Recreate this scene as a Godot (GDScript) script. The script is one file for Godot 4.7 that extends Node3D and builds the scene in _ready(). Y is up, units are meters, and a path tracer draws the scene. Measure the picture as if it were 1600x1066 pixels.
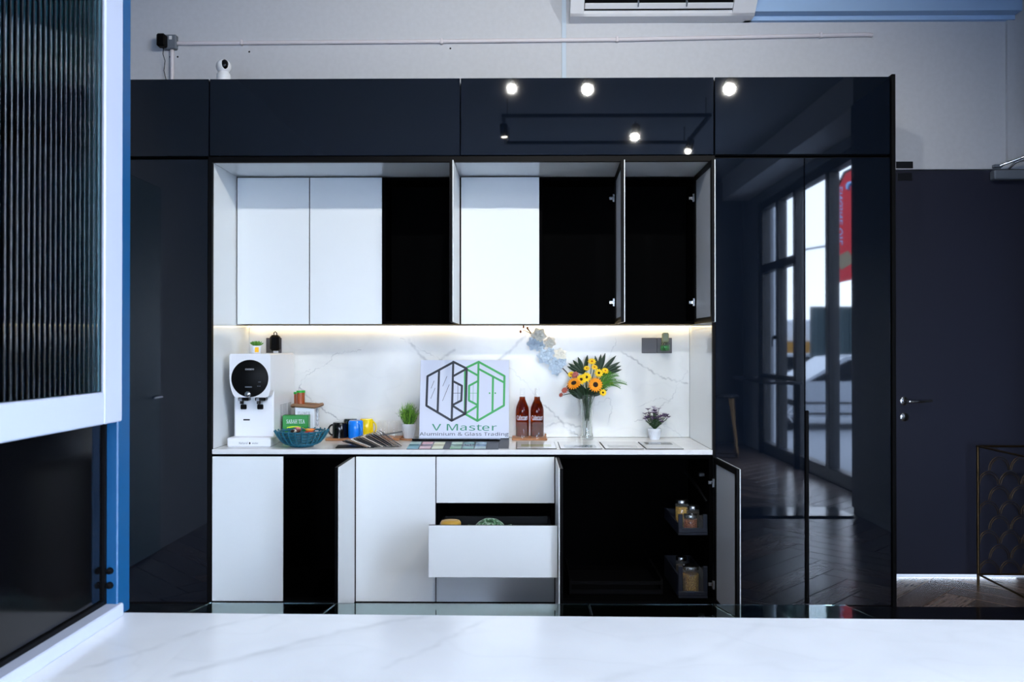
extends Node3D

# ---------------------------------------------------------------- mesh builder
class MB extends RefCounted:
	var v := PackedVector3Array()
	var n := PackedVector3Array()
	var uv := PackedVector2Array()
	var off := Vector3.ZERO

	func tri(a: Vector3, b: Vector3, c: Vector3, na: Vector3, nb: Vector3, nc: Vector3, ua := Vector2.ZERO, ub := Vector2.ZERO, uc := Vector2.ZERO) -> void:
		if (b - a).cross(c - a).dot(na + nb + nc) > 0.0:
			v.append_array([a + off, c + off, b + off])
			n.append_array([na, nc, nb])
			uv.append_array([ua, uc, ub])
		else:
			v.append_array([a + off, b + off, c + off])
			n.append_array([na, nb, nc])
			uv.append_array([ua, ub, uc])

	func quad(a: Vector3, b: Vector3, c: Vector3, d: Vector3, nr: Vector3) -> void:
		var m := nr.normalized()
		tri(a, b, c, m, m, m, Vector2(0, 1), Vector2(1, 1), Vector2(1, 0))
		tri(a, c, d, m, m, m, Vector2(0, 1), Vector2(1, 0), Vector2(0, 0))

	func flat(a: Vector3, b: Vector3, c: Vector3, away: Vector3) -> void:
		var m := (b - a).cross(c - a).normalized()
		if m.dot((a + b + c) / 3.0 - away) < 0.0:
			m = -m
		tri(a, b, c, m, m, m)

	func box(c: Vector3, s: Vector3, b := 0.0, bs := Basis.IDENTITY) -> void:
		var h := s / 2.0
		b = minf(b, minf(h.x, minf(h.y, h.z)) * 0.9)
		for a in 3:
			var u := (a + 1) % 3
			var w := (a + 2) % 3
			for sg in [-1.0, 1.0]:
				var q := []
				for st in [[-1, -1], [1, -1], [1, 1], [-1, 1]]:
					var p := Vector3.ZERO
					p[a] = sg * h[a]
					p[u] = st[0] * (h[u] - b)
					p[w] = st[1] * (h[w] - b)
					q.append(c + bs * p)
				var nr := Vector3.ZERO
				nr[a] = sg
				quad(q[0], q[1], q[2], q[3], bs * nr)
				if b > 0.0:
					for tg in [-1.0, 1.0]:
						var e := []
						for k in [[0, -1.0], [0, 1.0], [1, 1.0], [1, -1.0]]:
							var p := Vector3.ZERO
							p[a] = sg * (h[a] - (b if k[0] == 1 else 0.0))
							p[u] = tg * (h[u] - (b if k[0] == 0 else 0.0))
							p[w] = k[1] * (h[w] - b)
							e.append(c + bs * p)
						var m := Vector3.ZERO
						m[a] = sg
						m[u] = tg
						quad(e[0], e[1], e[2], e[3], bs * m)
		if b > 0.0:
			for x in [-1.0, 1.0]:
				for y in [-1.0, 1.0]:
					for z in [-1.0, 1.0]:
						var s3 := Vector3(x, y, z)
						var i := Vector3(h.x - b, h.y - b, h.z - b) * s3
						flat(c + bs * (i + Vector3(b * x, 0, 0)), c + bs * (i + Vector3(0, b * y, 0)), c + bs * (i + Vector3(0, 0, b * z)), c)

	func span(a: Vector3, z: Vector3, b := 0.0) -> void:
		box((a + z) / 2.0, (z - a).abs(), b)

	func lathe(pf: Array, seg := 24, xf := Transform3D.IDENTITY) -> void:
		var ns := []
		for i in pf.size() - 1:
			var d: Vector2 = pf[i + 1] - pf[i]
			ns.append(Vector2(d.y, -d.x).normalized())
		for i in pf.size() - 1:
			var n0: Vector2 = ns[i]
			var n1: Vector2 = ns[i]
			if i > 0 and n0.dot(ns[i - 1]) > 0.55:
				n0 = (n0 + ns[i - 1]).normalized()
			if i < ns.size() - 1 and n1.dot(ns[i + 1]) > 0.55:
				n1 = (n1 + ns[i + 1]).normalized()
			var p0: Vector2 = pf[i]
			var p1: Vector2 = pf[i + 1]
			for k in seg:
				var c0 := Vector2.from_angle(TAU * k / seg)
				var c1 := Vector2.from_angle(TAU * (k + 1) / seg)
				var a := xf * Vector3(c0.x * p0.x, p0.y, c0.y * p0.x)
				var b := xf * Vector3(c1.x * p0.x, p0.y, c1.y * p0.x)
				var c := xf * Vector3(c1.x * p1.x, p1.y, c1.y * p1.x)
				var d := xf * Vector3(c0.x * p1.x, p1.y, c0.y * p1.x)
				var na := xf.basis * Vector3(c0.x * n0.x, n0.y, c0.y * n0.x)
				var nb := xf.basis * Vector3(c1.x * n0.x, n0.y, c1.y * n0.x)
				var nc := xf.basis * Vector3(c1.x * n1.x, n1.y, c1.y * n1.x)
				var nd := xf.basis * Vector3(c0.x * n1.x, n1.y, c0.y * n1.x)
				if p0.x > 1e-6:
					tri(a, b, c, na, nb, nc)
				if p1.x > 1e-6:
					tri(a, c, d, na, nc, nd)

	func tube(pts: Array, r: Variant, seg := 8, caps := true) -> void:
		var t0: Vector3 = (pts[1] - pts[0]).normalized()
		var up := t0.cross(Vector3.UP if absf(t0.y) < 0.9 else Vector3.RIGHT).normalized()
		var rings := []
		var nrm := []
		for i in pts.size():
			var d: Vector3 = (pts[mini(i + 1, pts.size() - 1)] - pts[maxi(i - 1, 0)]).normalized()
			up = (up - d * up.dot(d)).normalized()
			var sd := d.cross(up)
			var rad: float = r[i] if r is Array else r
			var ring := []
			var nn := []
			for k in seg:
				var q := TAU * k / seg
				var m := up * cos(q) + sd * sin(q)
				ring.append(pts[i] + m * rad)
				nn.append(m)
			rings.append(ring)
			nrm.append(nn)
		for i in pts.size() - 1:
			for k in seg:
				var l := (k + 1) % seg
				tri(rings[i][k], rings[i][l], rings[i + 1][l], nrm[i][k], nrm[i][l], nrm[i + 1][l])
				tri(rings[i][k], rings[i + 1][l], rings[i + 1][k], nrm[i][k], nrm[i + 1][l], nrm[i + 1][k])
		if caps:
			for e in [0, pts.size() - 1]:
				var m: Vector3 = (pts[0] - pts[1] if e == 0 else pts[e] - pts[e - 1]).normalized()
				for k in seg:
					tri(pts[e], rings[e][k], rings[e][(k + 1) % seg], m, m, m)

	func prism(poly: PackedVector2Array, z0: float, z1: float, xf := Transform3D.IDENTITY) -> void:
		var ix := Geometry2D.triangulate_polygon(poly)
		for zz in [[z0, -1.0], [z1, 1.0]]:
			var m: Vector3 = xf.basis * Vector3(0, 0, zz[1])
			for i in range(0, ix.size(), 3):
				var q := []
				for j in 3:
					q.append(xf * Vector3(poly[ix[i + j]].x, poly[ix[i + j]].y, zz[0]))
				tri(q[0], q[1], q[2], m, m, m)
		var cw := Geometry2D.is_polygon_clockwise(poly)
		for i in poly.size():
			var a := poly[i]
			var b := poly[(i + 1) % poly.size()]
			var d := b - a
			var m2 := Vector2(d.y, -d.x) * (-1.0 if cw else 1.0)
			quad(xf * Vector3(a.x, a.y, z0), xf * Vector3(b.x, b.y, z0), xf * Vector3(b.x, b.y, z1), xf * Vector3(a.x, a.y, z1), xf.basis * Vector3(m2.x, m2.y, 0))

	func ell(c: Vector3, r: Vector3, rings := 8, seg := 12, bs := Basis.IDENTITY) -> void:
		var at := func(i: int, k: int) -> Vector3:
			var p := PI * i / rings
			var q := TAU * k / seg
			return Vector3(sin(p) * cos(q), cos(p), sin(p) * sin(q))
		for i in rings:
			for k in seg:
				var a: Vector3 = at.call(i, k)
				var b: Vector3 = at.call(i, k + 1)
				var d: Vector3 = at.call(i + 1, k + 1)
				var e: Vector3 = at.call(i + 1, k)
				if i > 0:
					tri(c + bs * (a * r), c + bs * (b * r), c + bs * (d * r), bs * (a / r).normalized(), bs * (b / r).normalized(), bs * (d / r).normalized())
				if i < rings - 1:
					tri(c + bs * (a * r), c + bs * (d * r), c + bs * (e * r), bs * (a / r).normalized(), bs * (d / r).normalized(), bs * (e / r).normalized())

	# a leaf or petal: a thin lens along dir, bending towards droop
	func leaf(base: Vector3, dir: Vector3, face: Vector3, ln: float, wd: float, bend := 0.0, th := 0.0012, seg := 5, fat := 0.5) -> void:
		dir = dir.normalized()
		face = (face - dir * face.dot(dir)).normalized()
		var sd := dir.cross(face)
		var rows := []
		for i in seg + 1:
			var t := float(i) / seg
			var wq := pow(sin(PI * pow(clampf(t, 0.02, 0.985), fat)), 0.8) * wd / 2.0
			var c := base + dir * ln * t - face * bend * ln * t * t
			rows.append([c + sd * wq, c + face * (th + wq * 0.25), c - sd * wq, c - face * th])
		for i in seg:
			var a: Array = rows[i]
			var b: Array = rows[i + 1]
			for k in 4:
				var l := (k + 1) % 4
				var mid: Vector3 = (a[1] + a[3] + b[1] + b[3]) / 4.0
				flat(a[k], a[l], b[l], mid)
				flat(a[k], b[l], b[k], mid)

	func mesh() -> ArrayMesh:
		var ar := []
		ar.resize(Mesh.ARRAY_MAX)
		ar[Mesh.ARRAY_VERTEX] = v
		ar[Mesh.ARRAY_NORMAL] = n
		ar[Mesh.ARRAY_TEX_UV] = uv
		var m := ArrayMesh.new()
		m.add_surface_from_arrays(Mesh.PRIMITIVE_TRIANGLES, ar)
		return m

# ---------------------------------------------------------------- scene helpers
var M := {}
var used := {}
var rng := RandomNumberGenerator.new()
const VASE := Vector3(0.374, 0.8152, -0.48)
var sans := SystemFont.new()
var serif := SystemFont.new()

func numbered(called: String) -> String:
	used[called] = used.get(called, -1) + 1
	return called if used[called] == 0 else "%s_%03d" % [called, used[called]]

func tag(o: Node, label: String, category: String, group := "", kind := "") -> Node:
	o.set_meta("label", label)
	if category:
		o.set_meta("category", category)
	if group:
		o.set_meta("group", group)
	if kind:
		o.set_meta("kind", kind)
	return o

func thing(called: String, at: Vector3, label: String, category: String, group := "", turn := 0.0) -> Node3D:
	var o := Node3D.new()
	o.name = numbered(called)
	add_child(o)
	o.position = at
	o.rotation.y = turn
	tag(o, label, category, group)
	return o

func new_mb(o: Node3D = null) -> MB:   # shapes written in room coordinates, stored about the thing's base
	var m := MB.new()
	if o:
		m.off = -o.position
	return m

func part(parent: Node, called: String, mb: MB, m: Material, label := "") -> MeshInstance3D:
	var o := MeshInstance3D.new()
	o.name = called
	o.mesh = mb.mesh()
	o.material_override = m
	parent.add_child(o, true)
	if label:
		o.set_meta("label", label)
	return o

func solo(called: String, mb: MB, m: Material, label: String, category: String, group := "") -> MeshInstance3D:
	var o := part(self, numbered(called), mb, m)
	tag(o, label, category, group)
	return o

func struct(called: String, mb: MB, m: Material, label: String, category: String) -> MeshInstance3D:
	var o := part(self, called, mb, m)
	tag(o, label, category, "", "structure")
	return o

func text(parent: Node, called: String, words: String, font: Font, width: float, height: float, m: Material, xf: Transform3D, depth := 0.0006) -> MeshInstance3D:
	var tm := TextMesh.new()
	tm.text = words
	tm.font = font
	tm.font_size = 32
	tm.pixel_size = 0.01
	tm.depth = 0.02
	tm.curve_step = 2.0
	var o := MeshInstance3D.new()
	o.name = called
	o.mesh = tm
	o.material_override = m
	parent.add_child(o, true)
	var bb := tm.get_aabb()
	var sc := Vector3(width / bb.size.x, height / bb.size.y, depth / 0.02)
	o.transform = xf * Transform3D(Basis.from_scale(sc), -bb.get_center() * sc)
	return o

func mat(key: String, c: Color, rough := 0.5, metal := 0.0, spec := 0.5) -> StandardMaterial3D:
	var m := StandardMaterial3D.new()
	m.resource_name = key
	m.albedo_color = c
	m.roughness = rough
	m.metallic = metal
	m.metallic_specular = spec
	M[key] = m
	return m

func glass(key: String, c: Color, scale := 0.05) -> StandardMaterial3D:
	var m := mat(key, c, 0.0)
	m.transparency = BaseMaterial3D.TRANSPARENCY_ALPHA
	m.refraction_enabled = true
	m.refraction_scale = scale
	return m

func glow(key: String, c: Color, e: float) -> StandardMaterial3D:
	var m := mat(key, Color(0.9, 0.9, 0.9))
	m.emission_enabled = true
	m.emission = c
	m.emission_energy_multiplier = e
	return m

func noise_tex(sd: int, freq: float, stops: Array, w := 256, h := 256, oct := 4) -> NoiseTexture2D:
	var f := FastNoiseLite.new()
	f.seed = sd
	f.frequency = freq
	f.fractal_octaves = oct
	var g := Gradient.new()
	g.offsets = PackedFloat32Array(stops.map(func(s): return s[0]))
	g.colors = PackedColorArray(stops.map(func(s): return s[1]))
	var t := NoiseTexture2D.new()
	t.width = w
	t.height = h
	t.seamless = true
	t.noise = f
	t.color_ramp = g
	return t

func tri_tex(m: StandardMaterial3D, t: Texture2D, scale: Vector3, world := false, offset := Vector3.ZERO) -> void:
	m.albedo_texture = t
	m.uv1_triplanar = true
	m.uv1_world_triplanar = world
	m.uv1_scale = scale
	m.uv1_offset = offset

# marble: pale ground with cloudy patches; veins are polylines [darkness, width, points in texels]
func marble(w: int, h: int, base: Color, veins: Array, sd: int) -> ImageTexture:
	var im := Image.create(w, h, false, Image.FORMAT_RGBF)
	var f := FastNoiseLite.new()
	f.seed = sd
	f.frequency = 0.006
	f.fractal_octaves = 3
	for y in h:
		for x in w:
			var k := 1.0 + 0.03 * f.get_noise_2d(x, y) - 0.05 * maxf(0.0, 0.25 - absf(f.get_noise_2d(x * 0.6 + 900, y * 0.9)) * 3.0)
			im.set_pixel(x, y, Color(base.r * k, base.g * k, base.b * k))
	var j := FastNoiseLite.new()
	j.seed = sd + 5
	j.frequency = 0.05
	for vn in veins:
		var pts: Array = vn[2]
		for i in pts.size() - 1:
			var a: Vector2 = pts[i]
			var b: Vector2 = pts[i + 1]
			var steps := int(a.distance_to(b) * 1.4) + 1
			var nr := (b - a).orthogonal().normalized()
			for s in steps:
				var p := a.lerp(b, float(s) / steps)
				var e := nr * j.get_noise_2d(p.x * 1.3, p.y * 1.3) * 7.0
				p += e
				var r: float = vn[1] * (0.6 + 0.6 * absf(j.get_noise_2d(p.x * 0.7 + 300, p.y * 0.7)))
				var al: float = vn[0] * (0.55 + 0.9 * j.get_noise_2d(p.x * 0.4, p.y * 0.4 + 70))
				for dy in range(-int(r) - 1, int(r) + 2):
					for dx in range(-int(r) - 1, int(r) + 2):
						var x := int(p.x) + dx
						var y := int(p.y) + dy
						if x < 0 or y < 0 or x >= w or y >= h:
							continue
						var q := 1.0 - Vector2(dx, dy).length() / (r + 0.8)
						if q > 0.0:
							im.set_pixel(x, y, im.get_pixel(x, y).lerp(Color(0.47, 0.48, 0.5), clampf(al * q * 0.5 / maxf(1.0, r * 0.3), 0.0, 0.4)))
	im.convert(Image.FORMAT_RGB8)
	return ImageTexture.create_from_image(im)

func v2(flatlist: Array, k := 2.0) -> Array:
	var r := []
	for i in range(0, flatlist.size(), 2):
		r.append(Vector2(flatlist[i], flatlist[i + 1]) * k)
	return r

func rect(x0: float, y0: float, x1: float, y1: float) -> PackedVector2Array:
	return PackedVector2Array([Vector2(x0, y0), Vector2(x1, y0), Vector2(x1, y1), Vector2(x0, y1)])

func rounded(w: float, h: float, r: float, k := 5) -> PackedVector2Array:
	var p := PackedVector2Array()
	for c in [[1, 1, 0], [-1, 1, 90], [-1, -1, 180], [1, -1, 270]]:
		for i in k + 1:
			p.append(Vector2(c[0] * (w / 2 - r), c[1] * (h / 2 - r)) + Vector2.from_angle(deg_to_rad(c[2] + 90.0 * i / k)) * r)
	return p

func stroke(mb: MB, a: Vector2, b: Vector2, wd: float, z0: float, z1: float) -> void:   # a printed bar
	var d := (b - a).normalized()
	var o := d.orthogonal() * wd / 2.0
	mb.prism(PackedVector2Array([a + o, b + o, b - o, a - o]), z0, z1)

# ---------------------------------------------------------------- build
func _ready() -> void:
	rng.seed = 7
	sans.font_names = PackedStringArray(["Droid Sans"])
	serif.font_names = PackedStringArray(["Droid Serif"])
	camera_and_sky()
	materials()
	room()
	outdoors()
	cabinets()
	counter()
	foreground()
	counter_left()
	counter_middle()
	counter_right()
	inside_cabinets()
	on_wall()
	room_behind()

func camera_and_sky() -> void:
	var cam := Camera3D.new()
	cam.name = "camera"
	add_child(cam)
	cam.position = Vector3(0, 1.353, 4.28)
	cam.rotation = Vector3(0.0054, 0.01156, 0)
	var at := CameraAttributesPhysical.new()
	at.frustum_focal_length = 42.585
	at.exposure_aperture = 16.0
	at.frustum_focus_distance = 4.4
	at.frustum_near = 0.05
	at.frustum_far = 200.0
	cam.attributes = at
	cam.fov = 44.68
	cam.near = 0.05
	cam.far = 200.0
	cam.current = true
	var env := Environment.new()
	env.background_mode = Environment.BG_SKY
	var sm := ProceduralSkyMaterial.new()
	sm.sky_top_color = Color(0.77, 0.85, 0.97)
	sm.sky_horizon_color = Color(0.84, 0.9, 0.98)
	sm.ground_bottom_color = Color(0.3, 0.32, 0.35)
	sm.ground_horizon_color = Color(0.45, 0.48, 0.52)
	sm.energy_multiplier = 24.0
	var sky := Sky.new()
	sky.sky_material = sm
	env.sky = sky
	env.tonemap_mode = Environment.TONE_MAPPER_LINEAR
	env.tonemap_exposure = 1.25
	env.sdfgi_enabled = true
	env.ssao_enabled = true
	env.ssil_enabled = true
	var we := WorldEnvironment.new()
	we.name = "environment"
	we.environment = env
	add_child(we)

func materials() -> void:
	mat("white_door", Color(0.88, 0.9, 0.91), 0.3)
	mat("white_gloss", Color(0.87, 0.89, 0.9), 0.06)
	mat("navy_gloss", Color(0.03, 0.053, 0.09), 0.025, 0.0, 0.64)
	mat("black", Color(0.025, 0.025, 0.03), 0.5, 0.0, 0.2)
	mat("black_gloss", Color(0.02, 0.02, 0.025), 0.1)
	mat("inside", Color(0.018, 0.018, 0.02), 0.5, 0.0, 0.06)
	mat("inner_panel", Color(0.64, 0.66, 0.69), 0.5)
	mat("wall", Color(0.75, 0.76, 0.78), 0.85)
	tri_tex(M.wall, noise_tex(3, 0.05, [[0.0, Color(0.97, 0.97, 0.97)], [1.0, Color(1, 1, 1)]]), Vector3(2, 2, 2))
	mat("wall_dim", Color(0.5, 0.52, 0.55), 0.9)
	mat("wall_dark", Color(0.1, 0.11, 0.14), 0.7)
	mat("ceiling", Color(0.55, 0.57, 0.6), 0.9)
	mat("beam_blue", Color(0.62, 0.74, 0.88), 0.8)
	mat("frame_white", Color(0.67, 0.69, 0.75), 0.35)
	mat("navy_door", Color(0.13, 0.14, 0.2), 0.4)
	mat("white_paint", Color(0.85, 0.87, 0.9), 0.35)
	mat("plastic_white", Color(0.88, 0.89, 0.91), 0.25)
	mat("pipe", Color(0.82, 0.8, 0.82), 0.4)
	mat("grey_box", Color(0.4, 0.43, 0.47), 0.5)
	mat("steel", Color(0.72, 0.73, 0.75), 0.22, 1.0)
	mat("dark_steel", Color(0.25, 0.26, 0.28), 0.35, 1.0)
	mat("gold", Color(0.5, 0.4, 0.26), 0.3, 1.0)
	mat("bronze", Color(0.32, 0.26, 0.18), 0.4, 1.0)
	mat("blue", Color(0.01, 0.27, 0.44), 0.35)
	mat("grey_plate", Color(0.3, 0.29, 0.3), 0.4)
	mat("dark_frame", Color(0.06, 0.07, 0.085), 0.45)
	mat("asphalt", Color(0.5, 0.52, 0.55), 0.9)
	mat("concrete", Color(0.78, 0.8, 0.83), 0.9)
	glass("clear_glass", Color(0.97, 0.985, 0.98, 0.02))
	glass("sheet_glass", Color(0.86, 0.96, 0.95, 0.0))
	glass("reed_glass", Color(0.25, 0.42, 0.43, 0.0), 0.03).metallic_specular = 0.3
	glass("amber", Color(0.62, 0.24, 0.03, 0.0), 0.036).metallic_specular = 0.25
	var thin := mat("thin_glass", Color(0.95, 0.98, 0.97, 0.04), 0.0, 0.0, 0.34)
	thin.transparency = BaseMaterial3D.TRANSPARENCY_ALPHA
	var pane := mat("pane", Color(0.9, 0.95, 1.0, 0.06), 0.0)
	pane.transparency = BaseMaterial3D.TRANSPARENCY_ALPHA
	var wood_light := mat("tray_wood", Color(1, 1, 1), 0.5)
	tri_tex(wood_light, noise_tex(21, 0.02, [[0.0, Color(0.52, 0.33, 0.2)], [0.5, Color(0.66, 0.45, 0.29)], [1.0, Color(0.72, 0.5, 0.33)]]), Vector3(2, 30, 30))
	for i in 4:
		var g := 0.76 + 0.13 * i
		var p := mat("plank%d" % i, Color(0.43 * g, 0.37 * g, 0.345 * g), 0.24)
		tri_tex(p, noise_tex(40 + i, 0.03, [[0.0, Color(0.62, 0.6, 0.58)], [0.35, Color(0.85, 0.84, 0.83)], [0.6, Color(0.95, 0.95, 0.95)], [1.0, Color(1, 1, 1)]]), Vector3(0.9, 9, 9), false, Vector3(0.31 * i, 0.17 * i, 0.23 * i))
	# backsplash marble: texel grid 2 per unit, unit = 1/265.5 m, origin top left
	var bv := [
		[0.5, 1.2, v2([175, 38, 150, 42, 132, 46, 122, 62, 108, 66, 84, 84, 78, 100, 88, 118, 110, 128, 140, 146, 152, 150])],
		[0.3, 3.0, v2([78, 96, 92, 112, 116, 132, 136, 144])],
		[0.25, 0.9, v2([0, 60, 14, 48, 30, 42])],
		[0.2, 7.0, v2([248, 22, 268, 48, 290, 66, 300, 52, 322, 38])],
		[0.45, 1.2, v2([236, 20, 262, 34, 292, 50, 330, 68])],
		[0.26, 8.0, v2([372, 72, 392, 52, 408, 40, 424, 22, 440, 6])],
		[0.4, 1.1, v2([396, 62, 412, 70, 420, 80, 432, 88, 452, 118])],
		[0.3, 4.0, v2([452, 118, 474, 136, 492, 158, 514, 172])],
		[0.4, 1.0, v2([512, 140, 540, 124, 562, 112, 566, 130, 556, 158])],
		[0.22, 5.0, v2([436, 150, 460, 158, 486, 150, 520, 160])],
		[0.4, 1.0, v2([562, 50, 568, 36, 572, 20])],
		[0.4, 1.0, v2([600, 130, 622, 120, 640, 112, 656, 118, 668, 92, 684, 70])],
		[0.36, 1.2, v2([600, 150, 630, 140, 640, 126, 662, 112])],
		[0.36, 1.2, v2([634, 146, 654, 160, 676, 172])],
		[0.3, 1.0, v2([30, 110, 52, 96, 70, 78, 96, 70])],
		[0.2, 4.0, v2([580, 40, 610, 60, 640, 80, 684, 90])],
	]
	var ms := mat("marble_wall", Color(1, 1, 1), 0.18)
	tri_tex(ms, marble(1370, 348, Color(0.85, 0.855, 0.845), bv, 11), Vector3(265.5 / 685.0, 265.5 / 174.0, 1))
	var iv := [
		[0.072, 10.5, v2([20, 398, 48, 369, 110, 310, 160, 262, 199, 236, 260, 200], 1.0)],
		[0.038, 19.5, v2([60, 362, 120, 312, 190, 250], 1.0)],
		[0.060, 9.0, v2([938, 393, 980, 340, 1023, 262], 1.0)],
		[0.060, 9.0, v2([0, 262, 40, 225, 80, 190], 1.0)],
		[0.046, 7.5, v2([222, 373, 270, 300, 317, 219, 350, 170], 1.0)],
		[0.034, 13.5, v2([430, 400, 560, 320, 640, 220], 1.0)],
		[0.038, 7.5, v2([600, 700, 700, 620, 860, 560], 1.0)],
		[0.038, 9.0, v2([100, 900, 300, 760, 420, 640], 1.0)],
	]
	var mi := mat("marble_top", Color(1, 1, 1), 0.12)
	tri_tex(mi, marble(1024, 1024, Color(0.88, 0.885, 0.89), iv, 31), Vector3(0.7, 0.7, 0.7), false, Vector3(0.35, 0.1, 0.2))
	glow("lamp_glow", Color(1.0, 0.97, 0.92), 30.0)
	glow("led_glow", Color(1.0, 0.88, 0.64), 8.0)

func room() -> void:
	var XL := -2.4
	var XR := 3.05
	var ZB := -0.6
	var ZR := 7.2
	var H := 3.6
	# floor: slab with herringbone planks on it
	var f := new_mb()
	f.span(Vector3(XL - 0.2, -0.2, -0.8), Vector3(XR + 0.2, -0.012, ZR + 0.2))
	var floor_o := struct("floor", f, mat("slab", Color(0.12, 0.11, 0.1), 0.9), "dark oak herringbone plank floor of the showroom", "floor")
	var W := 0.15
	var n := 5
	var proto := new_mb()
	proto.box(Vector3(0, -0.006, 0), Vector3(W * n - 0.003, 0.012, W - 0.003), 0.0015)
	var pm := proto.mesh()
	var room_poly := rect(XL, ZB, XR, ZR)
	var planks := []
	for k in range(-60, 60):
		for m in range(-10, 10):
			for vert in 2:
				var c := Vector2(k + 2 * n * m + n / 2.0, k + 0.5) if vert == 0 else Vector2(k + n + 2 * n * m + 0.5, k + 1 - n / 2.0)
				var p := (c * W).rotated(PI / 4) + Vector2(2.42, 3.0)
				if p.x < XL - 0.5 or p.x > XR + 0.5 or p.y < ZB - 0.5 or p.y > ZR + 0.5:
					continue
				var ang := PI / 4 + (PI / 2 if vert == 1 else 0.0)
				var poly := rect(-W * n / 2 + 0.0015, -W / 2 + 0.0015, W * n / 2 - 0.0015, W / 2 - 0.0015)
				for i in 4:
					poly[i] = poly[i].rotated(ang) + p
				var cut := Geometry2D.intersect_polygons(poly, room_poly)
				if cut.is_empty():
					continue
				planks.append([p.distance_to(Vector2(2.45, 0.4)), p, ang, cut[0], cut[0].size() == 4 and absf(area(cut[0]) - area(poly)) < 1e-5])
	planks.sort_custom(func(a, b): return a[0] < b[0])
	var rest := new_mb()
	for i in planks.size():
		var q: Array = planks[i]
		var whole: bool = q[4]
		if i < 300:
			var o := MeshInstance3D.new()
			o.name = "plank"
			var p: Vector2 = q[1]
			o.position = Vector3(p.x, 0, p.y)
			o.rotation.y = -q[2]
			if whole:
				o.mesh = pm
			else:
				var one := new_mb()
				var lp := PackedVector2Array()
				for c in q[3]:
					lp.append((c - p).rotated(-q[2]))
				one.prism(lp, 0, 0.012, Transform3D(Basis(Vector3(1, 0, 0), Vector3(0, 0, 1), Vector3(0, -1, 0)), Vector3.ZERO))
				o.mesh = one.mesh()
			o.material_override = M["plank%d" % rng.randi_range(0, 3)]
			floor_o.add_child(o, true)
		else:
			rest.prism(q[3], 0, 0.012, Transform3D(Basis(Vector3(1, 0, 0), Vector3(0, 0, 1), Vector3(0, -1, 0)), Vector3.ZERO))
	var rs := part(floor_o, "far_planks", rest, M.plank1)
	rs.set_meta("kind", "stuff")
	# walls
	var c := new_mb()
	c.span(Vector3(XL - 0.2, H, ZB - 0.2), Vector3(XR + 0.2, H + 0.15, ZR + 0.2))
	struct("ceiling", c, M.ceiling, "plain grey painted ceiling above the showroom", "ceiling")
	var b := new_mb()
	b.span(Vector3(XL - 0.2, 0, ZB - 0.2), Vector3(2.165, H, ZB))
	b.span(Vector3(2.165, 2.385, ZB - 0.2), Vector3(3.02, H, ZB))
	b.span(Vector3(3.02, 0, ZB - 0.2), Vector3(XR + 0.2, H, ZB))
	struct("wall_back", b, M.wall, "pale painted wall behind the cabinets", "wall")
	var l := new_mb()
	l.span(Vector3(XL - 0.2, 0, ZB), Vector3(XL, H, ZR))
	struct("wall_left", l, M.wall_dim, "grey side wall on the left", "wall")
	# rear wall with the glazed shop entrance behind the camera
	var r := new_mb()
	r.span(Vector3(XL - 0.2, 0, ZR), Vector3(-2.2, H, ZR + 0.2))
	r.span(Vector3(1.4, 0, ZR), Vector3(XR + 0.2, H, ZR + 0.2))
	r.span(Vector3(-2.2, 2.3, ZR), Vector3(1.4, H, ZR + 0.2))
	struct("wall_rear", r, M.wall_dim, "grey wall behind the camera with the glazed entrance", "wall")
	var ef := new_mb()
	for x in [-2.16, -0.98, 0.18, 1.36]:
		ef.span(Vector3(x - 0.04, 0, ZR + 0.04), Vector3(x + 0.04, 2.3, ZR + 0.12), 0.004)
	ef.span(Vector3(-2.19, 0.0, ZR + 0.041), Vector3(1.39, 0.1, ZR + 0.119), 0.004)
	ef.span(Vector3(-2.19, 2.22, ZR + 0.041), Vector3(1.39, 2.3, ZR + 0.119), 0.004)
	var ent := struct("window_2", ef, M.dark_frame, "dark framed glazed shop entrance behind the camera", "window")
	for q in [[-2.12, -1.02], [-0.94, 0.14], [0.22, 1.32]]:
		var gp := new_mb()
		gp.quad(Vector3(q[0], 0.1, ZR + 0.08), Vector3(q[1], 0.1, ZR + 0.08), Vector3(q[1], 2.22, ZR + 0.08), Vector3(q[0], 2.22, ZR + 0.08), Vector3.BACK)
		part(ent, "pane", gp, M.pane)
	var w := new_mb()
	w.span(Vector3(XR, 0, ZB), Vector3(XR + 0.2, H, 3.35))
	w.span(Vector3(XR, 0, 6.46), Vector3(XR + 0.2, H, ZR))
	w.span(Vector3(XR, 3.19, 3.35), Vector3(XR + 0.2, H, 6.46))
	struct("wall_right", w, M.wall_dim, "side wall with the tall shop window", "wall")
	# shop window in the right wall
	var fr := new_mb()
	for z in [6.4, 5.74, 5.1, 4.1, 3.41]:
		fr.span(Vector3(XR + 0.02, 0.0, z - 0.05), Vector3(XR + 0.13, 3.19, z + 0.05), 0.004)
	fr.span(Vector3(XR + 0.021, 0.0, 3.36), Vector3(XR + 0.129, 0.13, 6.45), 0.004)
	fr.span(Vector3(XR + 0.021, 3.09, 3.36), Vector3(XR + 0.129, 3.19, 6.45), 0.004)
	fr.span(Vector3(XR + 0.022, 2.28, 5.12), Vector3(XR + 0.128, 2.38, 6.4), 0.004)
	fr.span(Vector3(XR + 0.022, 0.9, 5.12), Vector3(XR + 0.128, 1.0, 6.4), 0.004)
	var win := struct("window_1", fr, M.dark_frame, "dark framed tall shop window in the side wall", "window")
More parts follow.
